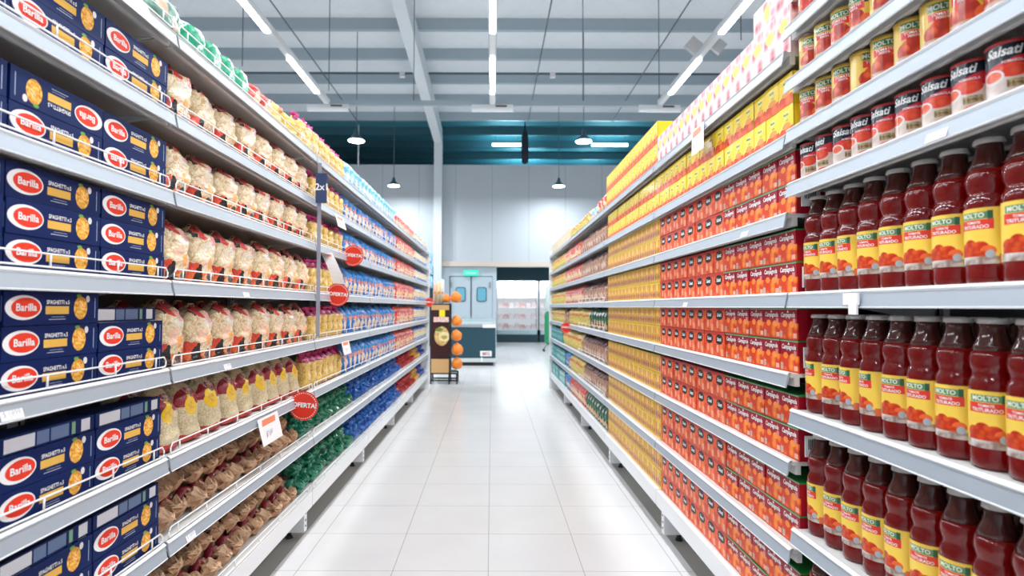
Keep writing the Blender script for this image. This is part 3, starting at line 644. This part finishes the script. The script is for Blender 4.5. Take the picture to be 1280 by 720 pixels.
# ---------------------------------------------------------------- filling the shelves
JN = 0
def put(p, side, yc, setb, z, label, group, jit=0, rx=0, ry=0, sc_=None, rz=0, turn=0):
    return dup(p, (fx(side, setb), yc, z), (rx, ry, side_T(side)+rz+R.uniform(-jit, jit)+turn), label, group, sc_)
def shelfword(side, lv): return '%s %s shelf up' % (ordi(lv), side)
def run(ps, side, lv, z, y0, y1, pitch, desc, setb=.02, layers=1, lh=0, jit=.03, hs=None, sj=0, where='', rz=0):
    n = max(1, int(round((y1-y0)/pitch))); pt = (y1-y0)/n
    for L in range(layers):
        for k in range(n):
            p = R.choice(ps); yc = y0+pt*(k+.5)
            ly = '' if layers == 1 else (', lower layer' if L == 0 else (', top layer' if L == layers-1 else ', middle layer'))
            lb_ = '%s, %s from the camera%s, %s%s' % (desc, ordi(k+1), ly, shelfword(side, lv), where)
            off = R.uniform(0, sj); s_ = None
            if hs: q = R.uniform(.96, 1.03); s_ = (pt/pitch*R.uniform(.97, 1.02), 1, hs*q)
            else: s_ = (pt/pitch if abs(pt/pitch-1) > .002 else 1, 1, 1)
            put(p, side, yc, setb+off, z+DT+L*lh, lb_, desc+', '+shelfword(side, lv), jit, sc_=s_, rz=rz)
# --- left bay one: spaghetti boxes (box stacks numbered from the joint towards the camera)
stacks = [1.722-.2845*k-.14 for k in range(4)]
plan = {2: [('u', 2, 1), ('u', 2, 1), ('u', 2, 1)], 3: [('u', 2, 1), ('u', 2, 1), ('u', 2, 1)], 4: [('r', 2, 1), ('u', 3, 0), ('u', 3, 0)],
        5: [('u', 3, 0), ('u', 3, 0), ('u', 3, 0)], 6: [('u', 2, 0), ('i', 2, 0), ('u', 2, 0)], 7: [('u', 2, 0), ('u', 2, 0), ('u', 2, 0)]}
for lv, cols in plan.items():
    z = zL[lv-1]+DT
    for ci, (kind, nn, flat) in enumerate(cols):
        yc = stacks[ci]; cname = ('the far stack', 'the middle stack', 'the near stack')[ci]
        g = 'blue spaghetti boxes, '+shelfword('left', lv)
        for L in range(nn):
            nm = ('bottom', 'second', 'third')[L] if L < nn-1 or flat else 'top'
            lb_ = 'blue spaghetti box, %s of %s, %s' % (nm, cname, shelfword('left', lv))
            if kind == 'i' and L == nn-1:
                o = dup(box0, (fx('left', .016+BD), yc, z+L*(BH+.001)+BH), (PI, 0, PI/2+PI), 'x', g); o.rotation_euler = (0, PI, PI/2)
                o.location = (fx('left', .016), yc, z+L*(BH+.001)+BH); o['label'] = 'upside-down blue spaghetti box, top of %s, %s' % (cname, shelfword('left', lv))
            else: put(box0, 'left', yc+R.uniform(-.0015, .0015), .016+R.uniform(0, .003), z+L*(BH+.001), lb_, g, .004)
        if flat:   # one more box lying on its broad side: its narrow printed side faces the aisle
            o = put(box0, 'left', yc, .020 if kind == 'u' else .035, z+nn*(BH+.001)+BD+.0005, 'blue spaghetti box lying flat on %s, %s' % (cname, shelfword('left', lv)), g)
            o.rotation_euler = (-PI/2, 0, PI/2); o.rotation_mode = 'XYZ'
            o.matrix_basis = Matrix.Translation((fx('left', (.020 if kind == 'u' else .040)), yc, z+nn*(BH+.001)+BD+.0005)) @ Matrix.Rotation(PI/2, 4, 'Z') @ Matrix.Translation((0, 0, 0)) @ Matrix(((1, 0, 0, 0), (0, 0, -1, BH), (0, 1, 0, -BD), (0, 0, 0, 1))) 
A = YL[1]+.01; B = YL[2]-.005
run(gtb, 'left', 8, zL[7], 1.02, 1.86, .27, 'green tinted film pack of snacks', jit=.05)
run(grb, 'left', 8, zL[7], 1.87, 2.33, .125, 'shiny green and white bag', hs=1.2, jit=.1)
run(rdb, 'left', 8, zL[7], 2.34, 2.58, .125, 'shiny red bag', hs=.55, jit=.1)
run(ytb, 'left', 8, zL[7], 2.60, 2.92, .12, 'yellow orange bag', hs=.68)
run(yelb, 'left', 8, zL[7], 2.93, 3.85, .115, 'yellow pasta bag with magenta top', hs=.86)
run(lbb_, 'left', 8, zL[7], 3.88, 5.85, .125, 'light blue and white bag', hs=.90)
run(rdb, 'left', 8, zL[7], 5.9, 7.25, .125, 'red and white bag', hs=.75)
run(wbb, 'left', 8, zL[7], 7.3, 8.7, .125, 'cream bag with blue foot', hs=.75)
for lv in (4, 5, 6, 7):
    z = zL[lv-1]; top = (zL[lv] if lv < 8 else 9)-z-DT
    hs = min(1.0, (top-.012)/.205)
    run(nest, 'left', lv, z, A, B, .174, 'clear bag of pasta nests', jit=.06, hs=hs, sj=.012)
    run(nest, 'left', lv, z, A+.03, B, .174, 'clear pasta nest bag, rear row', setb=.168, jit=.06, hs=hs*1.0)
    run(yelb, 'left', lv, z, B+.015, 3.84, .115, 'yellow pasta bag with magenta top', hs=hs*.93, jit=.08)
    run(blb, 'left', lv, z, 3.86, 5.93, .128, 'blue pasta bag with clear window', hs=hs*.98, jit=.1, sj=.01)
    run(rdb, 'left', lv, z, 5.97, 7.33, .128, 'red pasta bag with clear window', hs=hs*.98, jit=.1)
    run(wbb, 'left', lv, z, 7.37, 8.7, .125, 'cream pasta bag with blue foot', hs=hs*.98, jit=.1)
run(penne, 'left', 3, zL[2], A, 3.06, .150, 'penne bag with red top and yellow oval', jit=.08, sj=.01)
run(penne, 'left', 3, zL[2], A+.05, 3.02, .150, 'penne bag with red top, rear row', setb=.15, jit=.1)
run(yelb, 'left', 3, zL[2], 3.08, 3.84, .115, 'yellow pasta bag with magenta top', hs=.98, jit=.08)
run(blb, 'left', 3, zL[2], 3.86, 5.93, .128, 'blue pasta bag with clear window', hs=.98, jit=.1)
run(rdb, 'left', 3, zL[2], 5.97, 7.33, .128, 'red pasta bag with clear window', hs=.98, jit=.1)
run(wbb, 'left', 3, zL[2], 7.37, 8.7, .125, 'cream pasta bag with blue foot', hs=.98, jit=.1)
def pile(ps, lv, y0, y1, desc, pitch=.107, layers=2, hmax=None):
    z = zL[lv-1]+DT
    n = max(1, int(round((y1-y0)/pitch))); pt = (y1-y0)/n
    for L in range(layers):
        for k in range(n if L == 0 else n-1):
            p = R.choice(ps); yc = y0+pt*(k+.5+(.5 if L else 0))+R.uniform(-.003, .003)
            put(p, 'left', yc, .024+L*.042+R.uniform(0, .022), z+L*.074, '%s, %s from the camera, %s layer, %s' % (desc, ordi(k+1), ('bottom', 'upper', 'top')[L], shelfword('left', lv)), desc+', '+shelfword('left', lv), .02, ry=0, sc_=(.91, .93, .90))
for lv in (1, 2):
    pile(lt, lv, A+.02, 3.02, 'tan paper-tied bag of long pasta')
    pile(lg, lv, 3.04, 4.25, 'green-tied bag of long pasta')
    pile(lb, lv, 4.28, 6.45, 'shiny blue crumpled bag')
    pile(lr, lv, 6.48, 7.55, 'shiny red crumpled bag')
    pile(lo, lv, 7.58, 8.1, 'shiny orange crumpled bag')
    pile(ld, lv, 8.12, 8.7, 'deep blue crumpled bag')
# blue bags hanging on the far end of the left gondola
for k, (dz, dx) in enumerate(((1.88, .02), (1.70, .03), (1.50, .03))):
    o = dup(lbb_[k % 3], (-.97+dx, 8.815, dz), (0, 0, 0), 'blue crinkled bag on the far end of the left gondola, %s from the top' % ordi(k+1), 'blue bags on the far gondola end', (.9, .6, 1.0))

# --- right bay one: bottles and cans
for lv, z in ((1, zN[0]), (2, zN[1]), (3, zN[2]), (4, zN[3])):
    for k in range(10):
        yc = 1.676-.0825*k
        if lv == 1 and k > 7: break
        rz = R.choice([0, .1, -.1, .25, -.3, -.45, .4 if lv == 1 else 0])
        put(bottle0, 'right', yc, .03+BR, z+DT, 'red passata bottle with yellow label, %s from the cartons, %s' % (ordi(k+1), shelfword('right', lv)), 'red passata bottles, '+shelfword('right', lv), turn=rz+.25)
    if lv in (2, 3, 4):
        for k in range(9):
            put(bottle0, 'right', 1.64-.0825*k, .03+BR+.09, z+DT, 'red passata bottle in the rear row, %s from the cartons, %s' % (ordi(k+1), shelfword('right', lv)), 'rear passata bottles, '+shelfword('right', lv))
for lv, z, p, ds in ((5, zN[4], can_s, 'dark blue and red sauce can'), (6, zN[5], can_m, 'yellow tomato can'), (7, zN[6], can_m, 'yellow tomato can'), (8, zN[7], can_m, 'yellow tomato can')):
    for k in range(11 if lv < 7 else 10):
        yc = 1.675-.0800*k
        put(p, 'right', yc, .022+.037, z+DT, '%s, %s from the cartons, %s' % (ds, ordi(k+1), shelfword('right', lv)), ds+'s, '+shelfword('right', lv), turn=R.choice([0, .1, -.15, .3, -.5, .15] if p is can_s else [0, .25, -.2, .9, 1.0, -.3, .5])+.45)
# --- right bay two and three: cartons
C1 = YR[1]+.004; C2 = YR[2]-.004
for lv in range(1, 7):
    z = zF[lv-1]; hh = .0965
    for L in range(2):
        ly = ('lower', 'upper')[L]
        for k in range(13):
            yc = C1+.054+.1077*k+(R.uniform(-.0004, .0004) if L else 0)
            if k < 5: p, ds = c_red, 'dark red tomato carton'
            else: p, ds = c_blk, 'red tomato carton with black oval'
            if lv == 1 and k < 4 and L == 1 and k == 99: continue
            q = k+1 if k < 5 else k-4
            put(p, 'right', yc, .028+R.uniform(0, .004), z+DT+L*hh, '%s, %s from the camera, %s layer, %s' % (ds, ordi(q), ly, shelfword('right', lv)), ds+'s, '+shelfword('right', lv), .015)
        for k in range(13):
            yc = C1+1.4051+.054+.1077*k
            put(c_gold, 'right', yc, .028+R.uniform(0, .003), z+DT+L*hh, 'golden carton, %s from the camera, %s layer, %s' % (ordi(k+1), ly, shelfword('right', lv)), 'golden cartons, '+shelfword('right', lv), .012)
for L in range(2):
    for k in range(32):
        yc = C1+.0439+.0878*k*.995
        put(c_yel, 'right', yc, .026+R.uniform(0, .003), zF[6]+DT+L*.0995, 'yellow tomato sauce carton, %s from the camera, %s layer, %s' % (ordi(k+1), ('lower', 'upper')[L], shelfword('right', 7)), 'yellow sauce cartons, '+shelfword('right', 7), .012, sc_=(1.02, 1, 1 if L == 0 else .96))
for k in range(16):
    put(c_pink, 'right', C1+.044+.0878*k, .022, zF[7]+DT, 'white carton with red cherry print, %s from the camera, lower layer, eighth right shelf' % ordi(k+1), 'cherry print cartons', .01)
for k in range(2):
    o = put(c_pink, 'right', 0, 0, 0, 'cherry print carton lying on its side on top of the row, %s from the camera' % ordi(k+1), 'cherry print cartons on their side')
    yc = 1.752+.15*k
    o.matrix_basis = Matrix.Translation((fx('right', .024), yc, zF[7]+DT+.149+.0435)) @ Matrix.Rotation(-PI/2, 4, 'Z') @ Matrix.Rotation(PI/2, 4, 'Y') @ Matrix.Translation((0, 0, -.074))
for L in range(2):
    for k in range(16):
        put(c_yel, 'right', YR[2]+.05+.0876*k, .022, zF[7]+DT+L*.121, 'tall yellow carton, %s from the camera, %s layer, %s' % (ordi(k+1), ('lower', 'upper')[L], shelfword('right', 8)), 'tall yellow cartons', .01, sc_=(1.02, 1, 1.22))
# --- right far bays
D0, D3 = YR[3]+.02, YR[6]-.03
far = {8: [(rdb, 4.56, 4.95, 'red and white bag', .8), (lbb_, 4.97, 5.3, 'pale blue bag', .6), (ytb, 5.3, 6.6, 'cream yellow bag', .75), ([cream0], 6.62, 8.68, 'cream carton', .9)],
       7: [(brb, D0, 5.85, 'brown dried goods bag', 1), (rdb, 5.88, 7.15, 'red bag', .9), (ytb, 7.18, D3, 'yellow window bag', .95)],
       6: [(brb, D0, 5.85, 'brown dried goods bag', 1), (rdb, 5.88, 7.15, 'red bag', .9), (ytb, 7.18, D3, 'yellow window bag', .95)],
       5: [(brb, D0, 5.75, 'brown dried goods bag', .95), (rdb, 5.78, 7.15, 'red bag', .88), (ytb, 7.18, D3, 'yellow window bag', .92)],
       4: [(dgb, D0, 5.4, 'dark green bag', 1), (ytb, 5.42, 6.8, 'yellow window bag', .98), (brb, 6.82, 7.2, 'brown dried goods bag', .95), (ytb, 7.22, D3, 'far yellow window bag', .92)],
       3: [(brb, D0, 5.85, 'brown dried goods bag', 1), (ytb, 5.88, 7.3, 'yellow window bag', 1), ([teal0], 7.35, D3, 'teal carton', 1)],
       2: [(brb, D0, 5.7, 'brown dried goods bag', 1), (ytb, 5.73, 6.7, 'yellow window bag', 1), (blb, 6.72, 7.1, 'blue bag', .95), ([teal0], 7.15, D3, 'teal carton', 1)],
       1: [(dgb, D0, 5.6, 'dark green bag', 1), (rdb, 5.63, 6.7, 'red bag', .95), (blb, 6.72, 7.1, 'blue bag', .95), ([teal0], 7.15, D3, 'teal carton', 1)]}
for lv, rs in far.items():
    for ps, a, b, ds, hs in rs: run(ps, 'right', lv, zF[lv-1], a, b, .105 if ps[0] in (teal0,) else .12, ds, hs=hs, jit=.06)
for p in PROTO:
    for ch in list(p.children): bpy.data.objects.remove(ch)
    bpy.data.objects.remove(p)

# ---------------------------------------------------------------- offer discs, tags, strips
redp = M('red offer print', (.78, .035, .012), .4)
def disc(x, y, z, r, label, txt=True):
    e = tag(empty('offer_sign', (x, y, z)), label, 'sign', 'round red offer signs')
    m = MB(); n = 40; pts = [(r*(1+.02*(k % 2))*math.cos(2*PI*k/n), r*(1+.02*(k % 2))*math.sin(2*PI*k/n)) for k in range(n)]
    plate(m, pts, 0, .002, redp); m.obj('sign_disc', e)
    m = MB()
    for k in range(36):
        a = 2*PI*k/36; cx, cz = .88*r*math.cos(a), .88*r*math.sin(a); q = .026*r*1.3
        m.add([(cx-q, -.0006, cz-q), (cx+q, -.0006, cz-q), (cx+q, -.0006, cz+q), (cx-q, -.0006, cz+q)], [(0, 1, 2, 3)], WH)
    m.text('\u00a1OFERTA!', r*.30, WH, Matrix.Translation((0, -.0008, -.10*r)) @ Matrix.Rotation(math.radians(5), 4, 'Y'), .035)
    m.obj('sign_print', e)
    s = -1 if x < 0 else 1
    MB().box(min(0, s*(XL+.0-abs(x))), max(0, s*(XL-abs(x))+.0), .002, .004, -.004, .004, M('clear plastic arm', (.7, .72, .74), .2)).obj('plastic_arm', e)
disc(-.90, 3.80, 1.549, .067, 'round red offer sign between blue bags, upper right of the left-hand three')
disc(-.90, 3.43, 1.289, .066, 'round red offer sign just below the long white paper strip')
disc(-.90, 2.83, .745, .069, 'largest round red offer sign, low above the brown tied bags')
disc(-.90, 8.45, 1.285, .065, 'far small red offer sign at the end of the left gondola')
disc(.83, 6.56, .994, .062, 'red round sign on the right gondola near its far end')
# long white strip
m = MB(); vs = []
for k in range(9):
    t = k/8; z = 1.535-.18*t; x = -.955+.075*t+.01*math.sin(t*PI)
    vs += [(x-.036, 3.39-.02*math.sin(t*PI), z), (x+.032, 3.39-.02*math.sin(t*PI), z-.006)]
m.add(vs, [(2*k, 2*k+1, 2*k+3, 2*k+2) for k in range(8)], paper)
o = m.obj('paper_strip'); s = o.modifiers.new('thick', 'SOLIDIFY'); s.thickness = .0008
tag(o, 'long white paper price strip hanging above a red offer sign', 'price tag')
m = MB(); m.add([(-.948, 3.372, 1.522), (-.925, 3.372, 1.520), (-.922, 3.370, 1.505), (-.945, 3.370, 1.507)], [(0, 1, 2, 3)], M('orange print', (.85, .25, .12), .5)); m.obj('strip_print', o)
# hanging grey strip with navy card at the bay joint
y = YL[2]
m = MB().box(-.935, -.915, y-.012, y-.009, 1.06, 1.99, M('lilac grey plastic strip', (.32, .33, .40), .4)).obj('hanging_strip')
tag(m, 'narrow grey plastic strip hanging down the second bay joint on the left', 'strip')
e = tag(empty('price_card', (-.91, y-.03, 1.78)), 'navy blue card with white print hanging beside the grey strip', 'price tag')
MB().box(-.03, .03, 0, .002, -.01, .15, M('navy card', (.03, .06, .16), .4)).obj('card', e)
m = MB(); m.text('2x1', .035, WH, Matrix.Translation((0, -.001, .06)), .02); m.obj('card_print', e)
def hang(name, side, ya, yb, z1, h, label, skew=0, prt=True):
    s = 1 if side == 'left' else -1; x = fx(side, -.010)
    e = tag(empty(name, (x, (ya+yb)/2, z1)), label, 'price tag')
    w_ = (yb-ya)/2
    m = MB(); m.add([(0, -w_, -.0), (0, w_, .0), (s*.012, w_+skew, -h), (s*.012, -w_+skew, -h)], [(0, 1, 2, 3)], paper)
    o = m.obj('tag_sheet', e); q = o.modifiers.new('thick', 'SOLIDIFY'); q.thickness = .0008
    m = MB(); f = s*.002
    m.add([(f, -w_*.6, -h*.08), (f, w_*.7, -h*.08), (f+s*.003, w_*.7, -h*.30), (f+s*.003, -w_*.6, -h*.30)], [(0, 1, 2, 3)], M('orange print', (.85, .25, .12), .5))
    m.obj('tag_heading', e)
    m = MB(); m.text('$ 39', h*.22, M('grey print', (.45, .45, .5), .5), Matrix.Translation((s*.0105, 0, -h*.72)) @ Matrix.Rotation(s*PI/2, 4, 'Z')); m.obj('tag_price', e)
hang('price_tag', 'left', 2.36, 2.58, .765, .115, 'white tilted price tag with orange print beside the lowest red offer sign', .04)
hang('price_tag', 'left', 3.66, 3.85, 1.00, .085, 'small white price tag hanging over yellow pasta bags, fourth left shelf', .03)
hang('price_tag', 'left', 3.48, 3.68, 1.772, .07, 'small white price tag on the seventh left shelf near the blue bags', .03)
hang('price_tag', 'left', 1.24, 1.56, 2.032, .050, 'large white price sheet on the top left shelf rail nearest the camera', .03)
hang('price_tag', 'right', 2.36, 2.50, 1.975, .115, 'white price tag hanging from the top right shelf over yellow cartons', -.03)
def tk(side, y, z, wh, wd=.055):
    e = tag(empty('price_label', (fx(side, -.008), y, z+.004), side_T(side)), 'small white price label on the rail '+wh, 'price label', 'small price labels')
    m = MB(); m.profile([(-.0005, .001), (.0078, .026), (.0083, .026), (0, .001)], -wd/2, wd/2, paper); m.obj('label_card', e)
    m = MB(); m.text('$ 1899', .011, M('faint grey print', (.45, .45, .48), .5), Matrix.Translation((0, .0018, .008)) @ Matrix.Rotation(-.3, 4, 'X')); m.obj('label_print', e)
tk('left', 1.865, zL[1], 'under tan tied bags, second left shelf')
tk('left', 1.16, zL[3], 'under spaghetti boxes, fourth left shelf')
tk('left', 2.25, zL[4], 'under pasta nests, fifth left shelf')
tk('left', 2.10, zL[3], 'under pasta nests, fourth left shelf')
tk('right', 1.13, zN[4], 'under the dark blue sauce cans')
tk('right', 2.0, zF[5], 'under dark red cartons, sixth right shelf')
tk('right', 2.62, zF[4], 'under black oval cartons, fifth right shelf')
e = tag(empty('plastic_clip', (fx('right', -.012), 1.40, zN[3]), side_T('right')), 'white plastic label clip on the rail below the upper row of bottles', 'clip')
MB().box(-.028, .028, -.002, .004, .008, .036, paper).obj('clip_body', e); MB().box(.0, .03, -.006, -.001, -.015, .012, paper).obj('clip_tongue', e)
for lv in (3, 4, 5, 6):
    e = tag(empty('barcode_holder', (.93, YR[1]-.012, zF[lv-1]+.06), 0), 'white barcode card between cartons and bottles, %s right shelf up' % ordi(lv), 'price card', 'barcode cards at the bottle bay')
    MB().box(-.025, .03, 0, .003, 0, .06, paper).obj('card', e)
    m = MB()
    for k in range(7): m.box(-.016+k*.005, -.0135+k*.005, -.0008, 0, .022, .05, dark)
    m.obj('barcode', e)

# ---------------------------------------------------------------- far end: display stand
wood = M('tan board', (.62, .36, .16), .5); blk = M('black steel tube', (.012, .016, .018), .4)
e = tag(empty('snack_display_stand', (-.77, 9.30, 0)), 'black framed display stand with brown printed board at the aisle end', 'display stand')
m = MB()
for x in (-.19, .10, .22):
    for yy in (0, .30): m.box(x-.012, x+.012, yy, yy+.024, .003, 1.27 if x < .2 else .18, blk)
for zz in (.06, .17, 1.26): m.box(-.19, .22 if zz < 1 else .10, 0, .024, zz-.012, zz+.012, blk); m.box(-.19, .22 if zz < 1 else .10, .30, .324, zz-.012, zz+.012, blk)
m.box(-.202, -.178, 0, .32, .05, .07, blk); m.obj('frame', e)
fp = paint('brown snack board print', (.62, .36, .16), [
    ('r', -.2, .2, .42, 1.16, (.045, .012, .012)), ('r', -.2, .2, 1.155, 1.17, (.02, .02, .02)), ('r', -.15, .09, .98, 1.06, ('noise', (.85, .35, .33), (.75, .75, .7), 40)),
    ('e', -.02, .76, .115, .15, ('noise', (.55, .30, .08), (.75, .55, .25), 26)), ('e', .02, .75, .09, .075, ('noise', (.88, .80, .55), (.80, .65, .30), 14)), ('e', .02, .74, .05, .03, (.50, .38, .05)), ('e', -.06, .86, .06, .03, (.18, .25, .05)),
    ('r', -.2, .2, .40, .425, (.01, .01, .01))], rough=.4)
MB().box(-.185, .095, -.006, 0, .18, 1.25, fp).obj('printed_board', e)
MB().box(-.06, .03, -.012, -.006, 1.06, 1.17, M('yellow tag', (.9, .75, .02), .5)).obj('yellow_tag', e)
MB().box(-.17, .20, .03, .30, .19, .2, blk).box(-.17, .09, .03, .30, 1.20, 1.22, blk).obj('inner_shelf', e)
orm = M('orange net bag', (.95, .26, .02), .45, coat=.2, bump=1.0, bscale=30)
for k, (x, y, z, s_) in enumerate(((.215, .10, .23, .95), (.22, .09, .45, 1.0), (.205, .10, .68, .93), (.21, .10, .91, .9), (.20, .08, 1.285, .93), (.04, .12, 1.285, .72))):
    m = MB(); NU = 16; m.lathe([(.02, 0), (.075, .02), (.095, .07), (.09, .12), (.06, .165), (.02, .185), (.012, .20)], orm, NU, Matrix.Scale(s_, 4))
    for i, v in enumerate(m.v):
        q = .012*noise.noise(Vector(v)*14+Vector((k*3, 0, 0))); m.v[i] = (v[0]*(1+q*6), v[1]*(1+q*6), v[2]+q)
    wh = ('lowest', 'second from the bottom', 'third from the bottom', 'fourth from the bottom')[k]+' at the stand side' if k < 4 else ('on top of the stand, right' if k == 4 else 'on top of the stand, left')
    tag(m.obj('orange_net_bag', loc=(-.77+x, 9.30+y, z)), 'bright orange net bag, '+wh, 'bag', 'orange net bags on the display stand')
for k, (x, mt) in enumerate(((-.15, M('peach tube', (.80, .50, .33), .5)), (-.09, M('cream tube', (.88, .70, .35), .5)), (-.03, M('white tube', (.80, .80, .80), .5)))):
    m = MB().lathe([(.028, 0), (.028, .30+.04*k), (.024, .31+.04*k)], mt, 14).box(-.02, .02, -.0295, -.028, .15, .19, M('tube print', (.6, .3, .1), .5))
    tag(m.obj('cardboard_tube', loc=(-.77+x, 9.53, 1.276)), ('peach', 'cream yellow', 'white')[k]+' tube standing on top of the brown display stand', 'tube')
# freezer
fz = tag(empty('chest_freezer', (-.52, 12.2, 0)), 'dark teal chest freezer with silver rim in front of the swing doors', 'freezer')
FW = .60
MB().box(-FW, FW, .02, 2.2, .16, .80, darkteal).obj('freezer_body', fz)
sil = M('silver trim', (.50, .55, .57), .3, .5)
MB().box(-FW-.01, FW+.01, -.0, 2.22, .80, .87, sil).box(-FW, FW*.55, -.012, 0, .81, .85, M('grey handle strip', (.3, .34, .36), .3)).obj('top_rim', fz)
MB().box(-FW-.01, FW+.01, -.01, 2.22, .08, .16, M('pale base trim', (.55, .60, .60), .4)).box(.3, .33, -.02, -.01, .08, .18, paper).obj('base_trim', fz)
MB().box(-FW+.03, FW-.05, .05, 2.1, .003, .08, dark).obj('plinth', fz)
MB().profile([(.0, .87), (2.2, .87), (2.1, 1.00), (.6, .96), (.1, .91)], -FW+.02, FW-.02, M('lid glass', (.62, .70, .74), .08, alpha=.75)).obj('glass_lid', fz)
MB().box(FW*.55, FW, -.02, 0, .79, .86, paper).obj('corner_cap', fz)
MB().box(.28, .52, .012, .02, .20, .31, paper).obj('brand_plate', fz)
m = MB(); m.text('BEG', .06, M('dark red lettering', (.35, .04, .06), .5), Matrix.Translation((.40, .010, .225)), .03); m.obj('brand_lettering', fz)
# refrigerated wall cabinets
inner = M('self-glowing white cabinet lining', (.85, .87, .88), .4, emit=(.85, .95, 1), es=.35)  # lining emits a little itself: cabinet brightness put into the material
meatp = ('noise', (.88, .80, .80), (.75, .28, .28), 9)
for n, (xa, xb) in enumerate(((.16, 1.60), (1.64, 3.1))):
    e = tag(empty('refrigerated_cabinet', ((xa+xb)/2, 20.3, 0)), 'tall open refrigerated cabinet with lit shelves at the back, the %s one' % ('left', 'right')[n], 'fridge', 'refrigerated cabinets')
    h = (xb-xa)/2
    m = MB().box(-h, h, .7, .75, .28, 2.12, inner).box(-h, -h+.04, 0, .75, .28, 2.12, white_metal).box(h-.04, h, 0, .75, .28, 2.12, white_metal).box(-h, h, 0, .75, .28, .42, M('pale blue kick', (.55, .72, .78), .4))
    m.obj('cabinet_case', e)
    MB().box(-h-.02, h+.02, -.1, .75, 2.12, 2.66, darkteal).obj('header', e); MB().box(-h, h, .02, .75, .003, .27, darkteal).obj('base', e)
    MB().box(-h+.05, h-.05, -.02, .02, 2.06, 2.10, tube_m).obj('cabinet_light', e)
    l = bpy.data.lights.new('cabinet light', 'AREA'); l.shape = 'RECTANGLE'; l.size = 1.3; l.size_y = .3; l.energy = 14; l.color = (.9, .97, 1)
    o = bpy.data.objects.new('cabinet_lamp', l); C.objects.link(o); o.location = ((xa+xb)/2, 20.22, 2.05); o.rotation_euler = (math.radians(35), 0, 0)
    for k, z in enumerate((.45, .82, 1.20, 1.55)):
        MB().box(-h+.04, h-.04, .12, .7, z-.03, z, white_metal).obj('shelf', e)
        for c_ in range(7):
            x = -h+.14+c_*(2*h-.28)/6; hh = R.uniform(.15, .21)
            mt = paint('meat pack %d' % (c_ % 3), ('noise', (.90, .84, .84), [(.85, .55, .55), (.70, .15, .15), (.88, .80, .82)][c_ % 3], 8), rough=.4, coat=.3)
            m = MB().prism([(-.085, 0), (.085, 0), (.095, .03), (.095, .2), (-.095, .2), (-.095, .03)], 0, hh*.6, mt); m.prism([(-.07, .01), (.07, .01), (.075, .18), (-.075, .18)], hh*.6, hh, mt)
            tag(m.obj('meat_pack', loc=((xa+xb)/2+x, 20.3+.16, z+.002)), 'pale wrapped meat pack, %s from the left, %s shelf up, %s cabinet' % (ordi(c_+1), ordi(k+1), ('left', 'right')[n]), 'food pack', 'meat packs in the %s cabinet' % ('left', 'right')[n])
# green trolley
e = tag(empty('green_trolley', (1.56, 16.3, 0)), 'tall green column on a small wheeled base by the right gondola end', 'trolley')
gm = M('green plastic', (.02, .30, .12), .4)
MB().lathe([(.08, .22), (.10, .25), (.105, .95), (.09, 1.05), (.05, 1.1)], gm, 16).obj('column', e)
MB().lathe([(.10, 1.1), (.11, 1.3), (.07, 1.75), (.02, 1.8)], M('pale clear plastic', (.65, .75, .74), .2), 14).obj('upper_cover', e)
m = MB()
for a in range(4):
    c, s = math.cos(PI/4+a*PI/2), math.sin(PI/4+a*PI/2); m.tube((0, 0, .22), (.17*c, .17*s, .06), .014, M('grey leg steel', (.3, .32, .34), .4)); m.lathe([(.0, -.012), (.028, -.012), (.028, .012), (0, .012)], dark, 12, Matrix.Translation((.17*c, .17*s, .031)) @ Matrix.Rotation(PI/2, 4, 'X'))
m.obj('wheeled_base', e)
print('objects', len(bpy.data.objects))
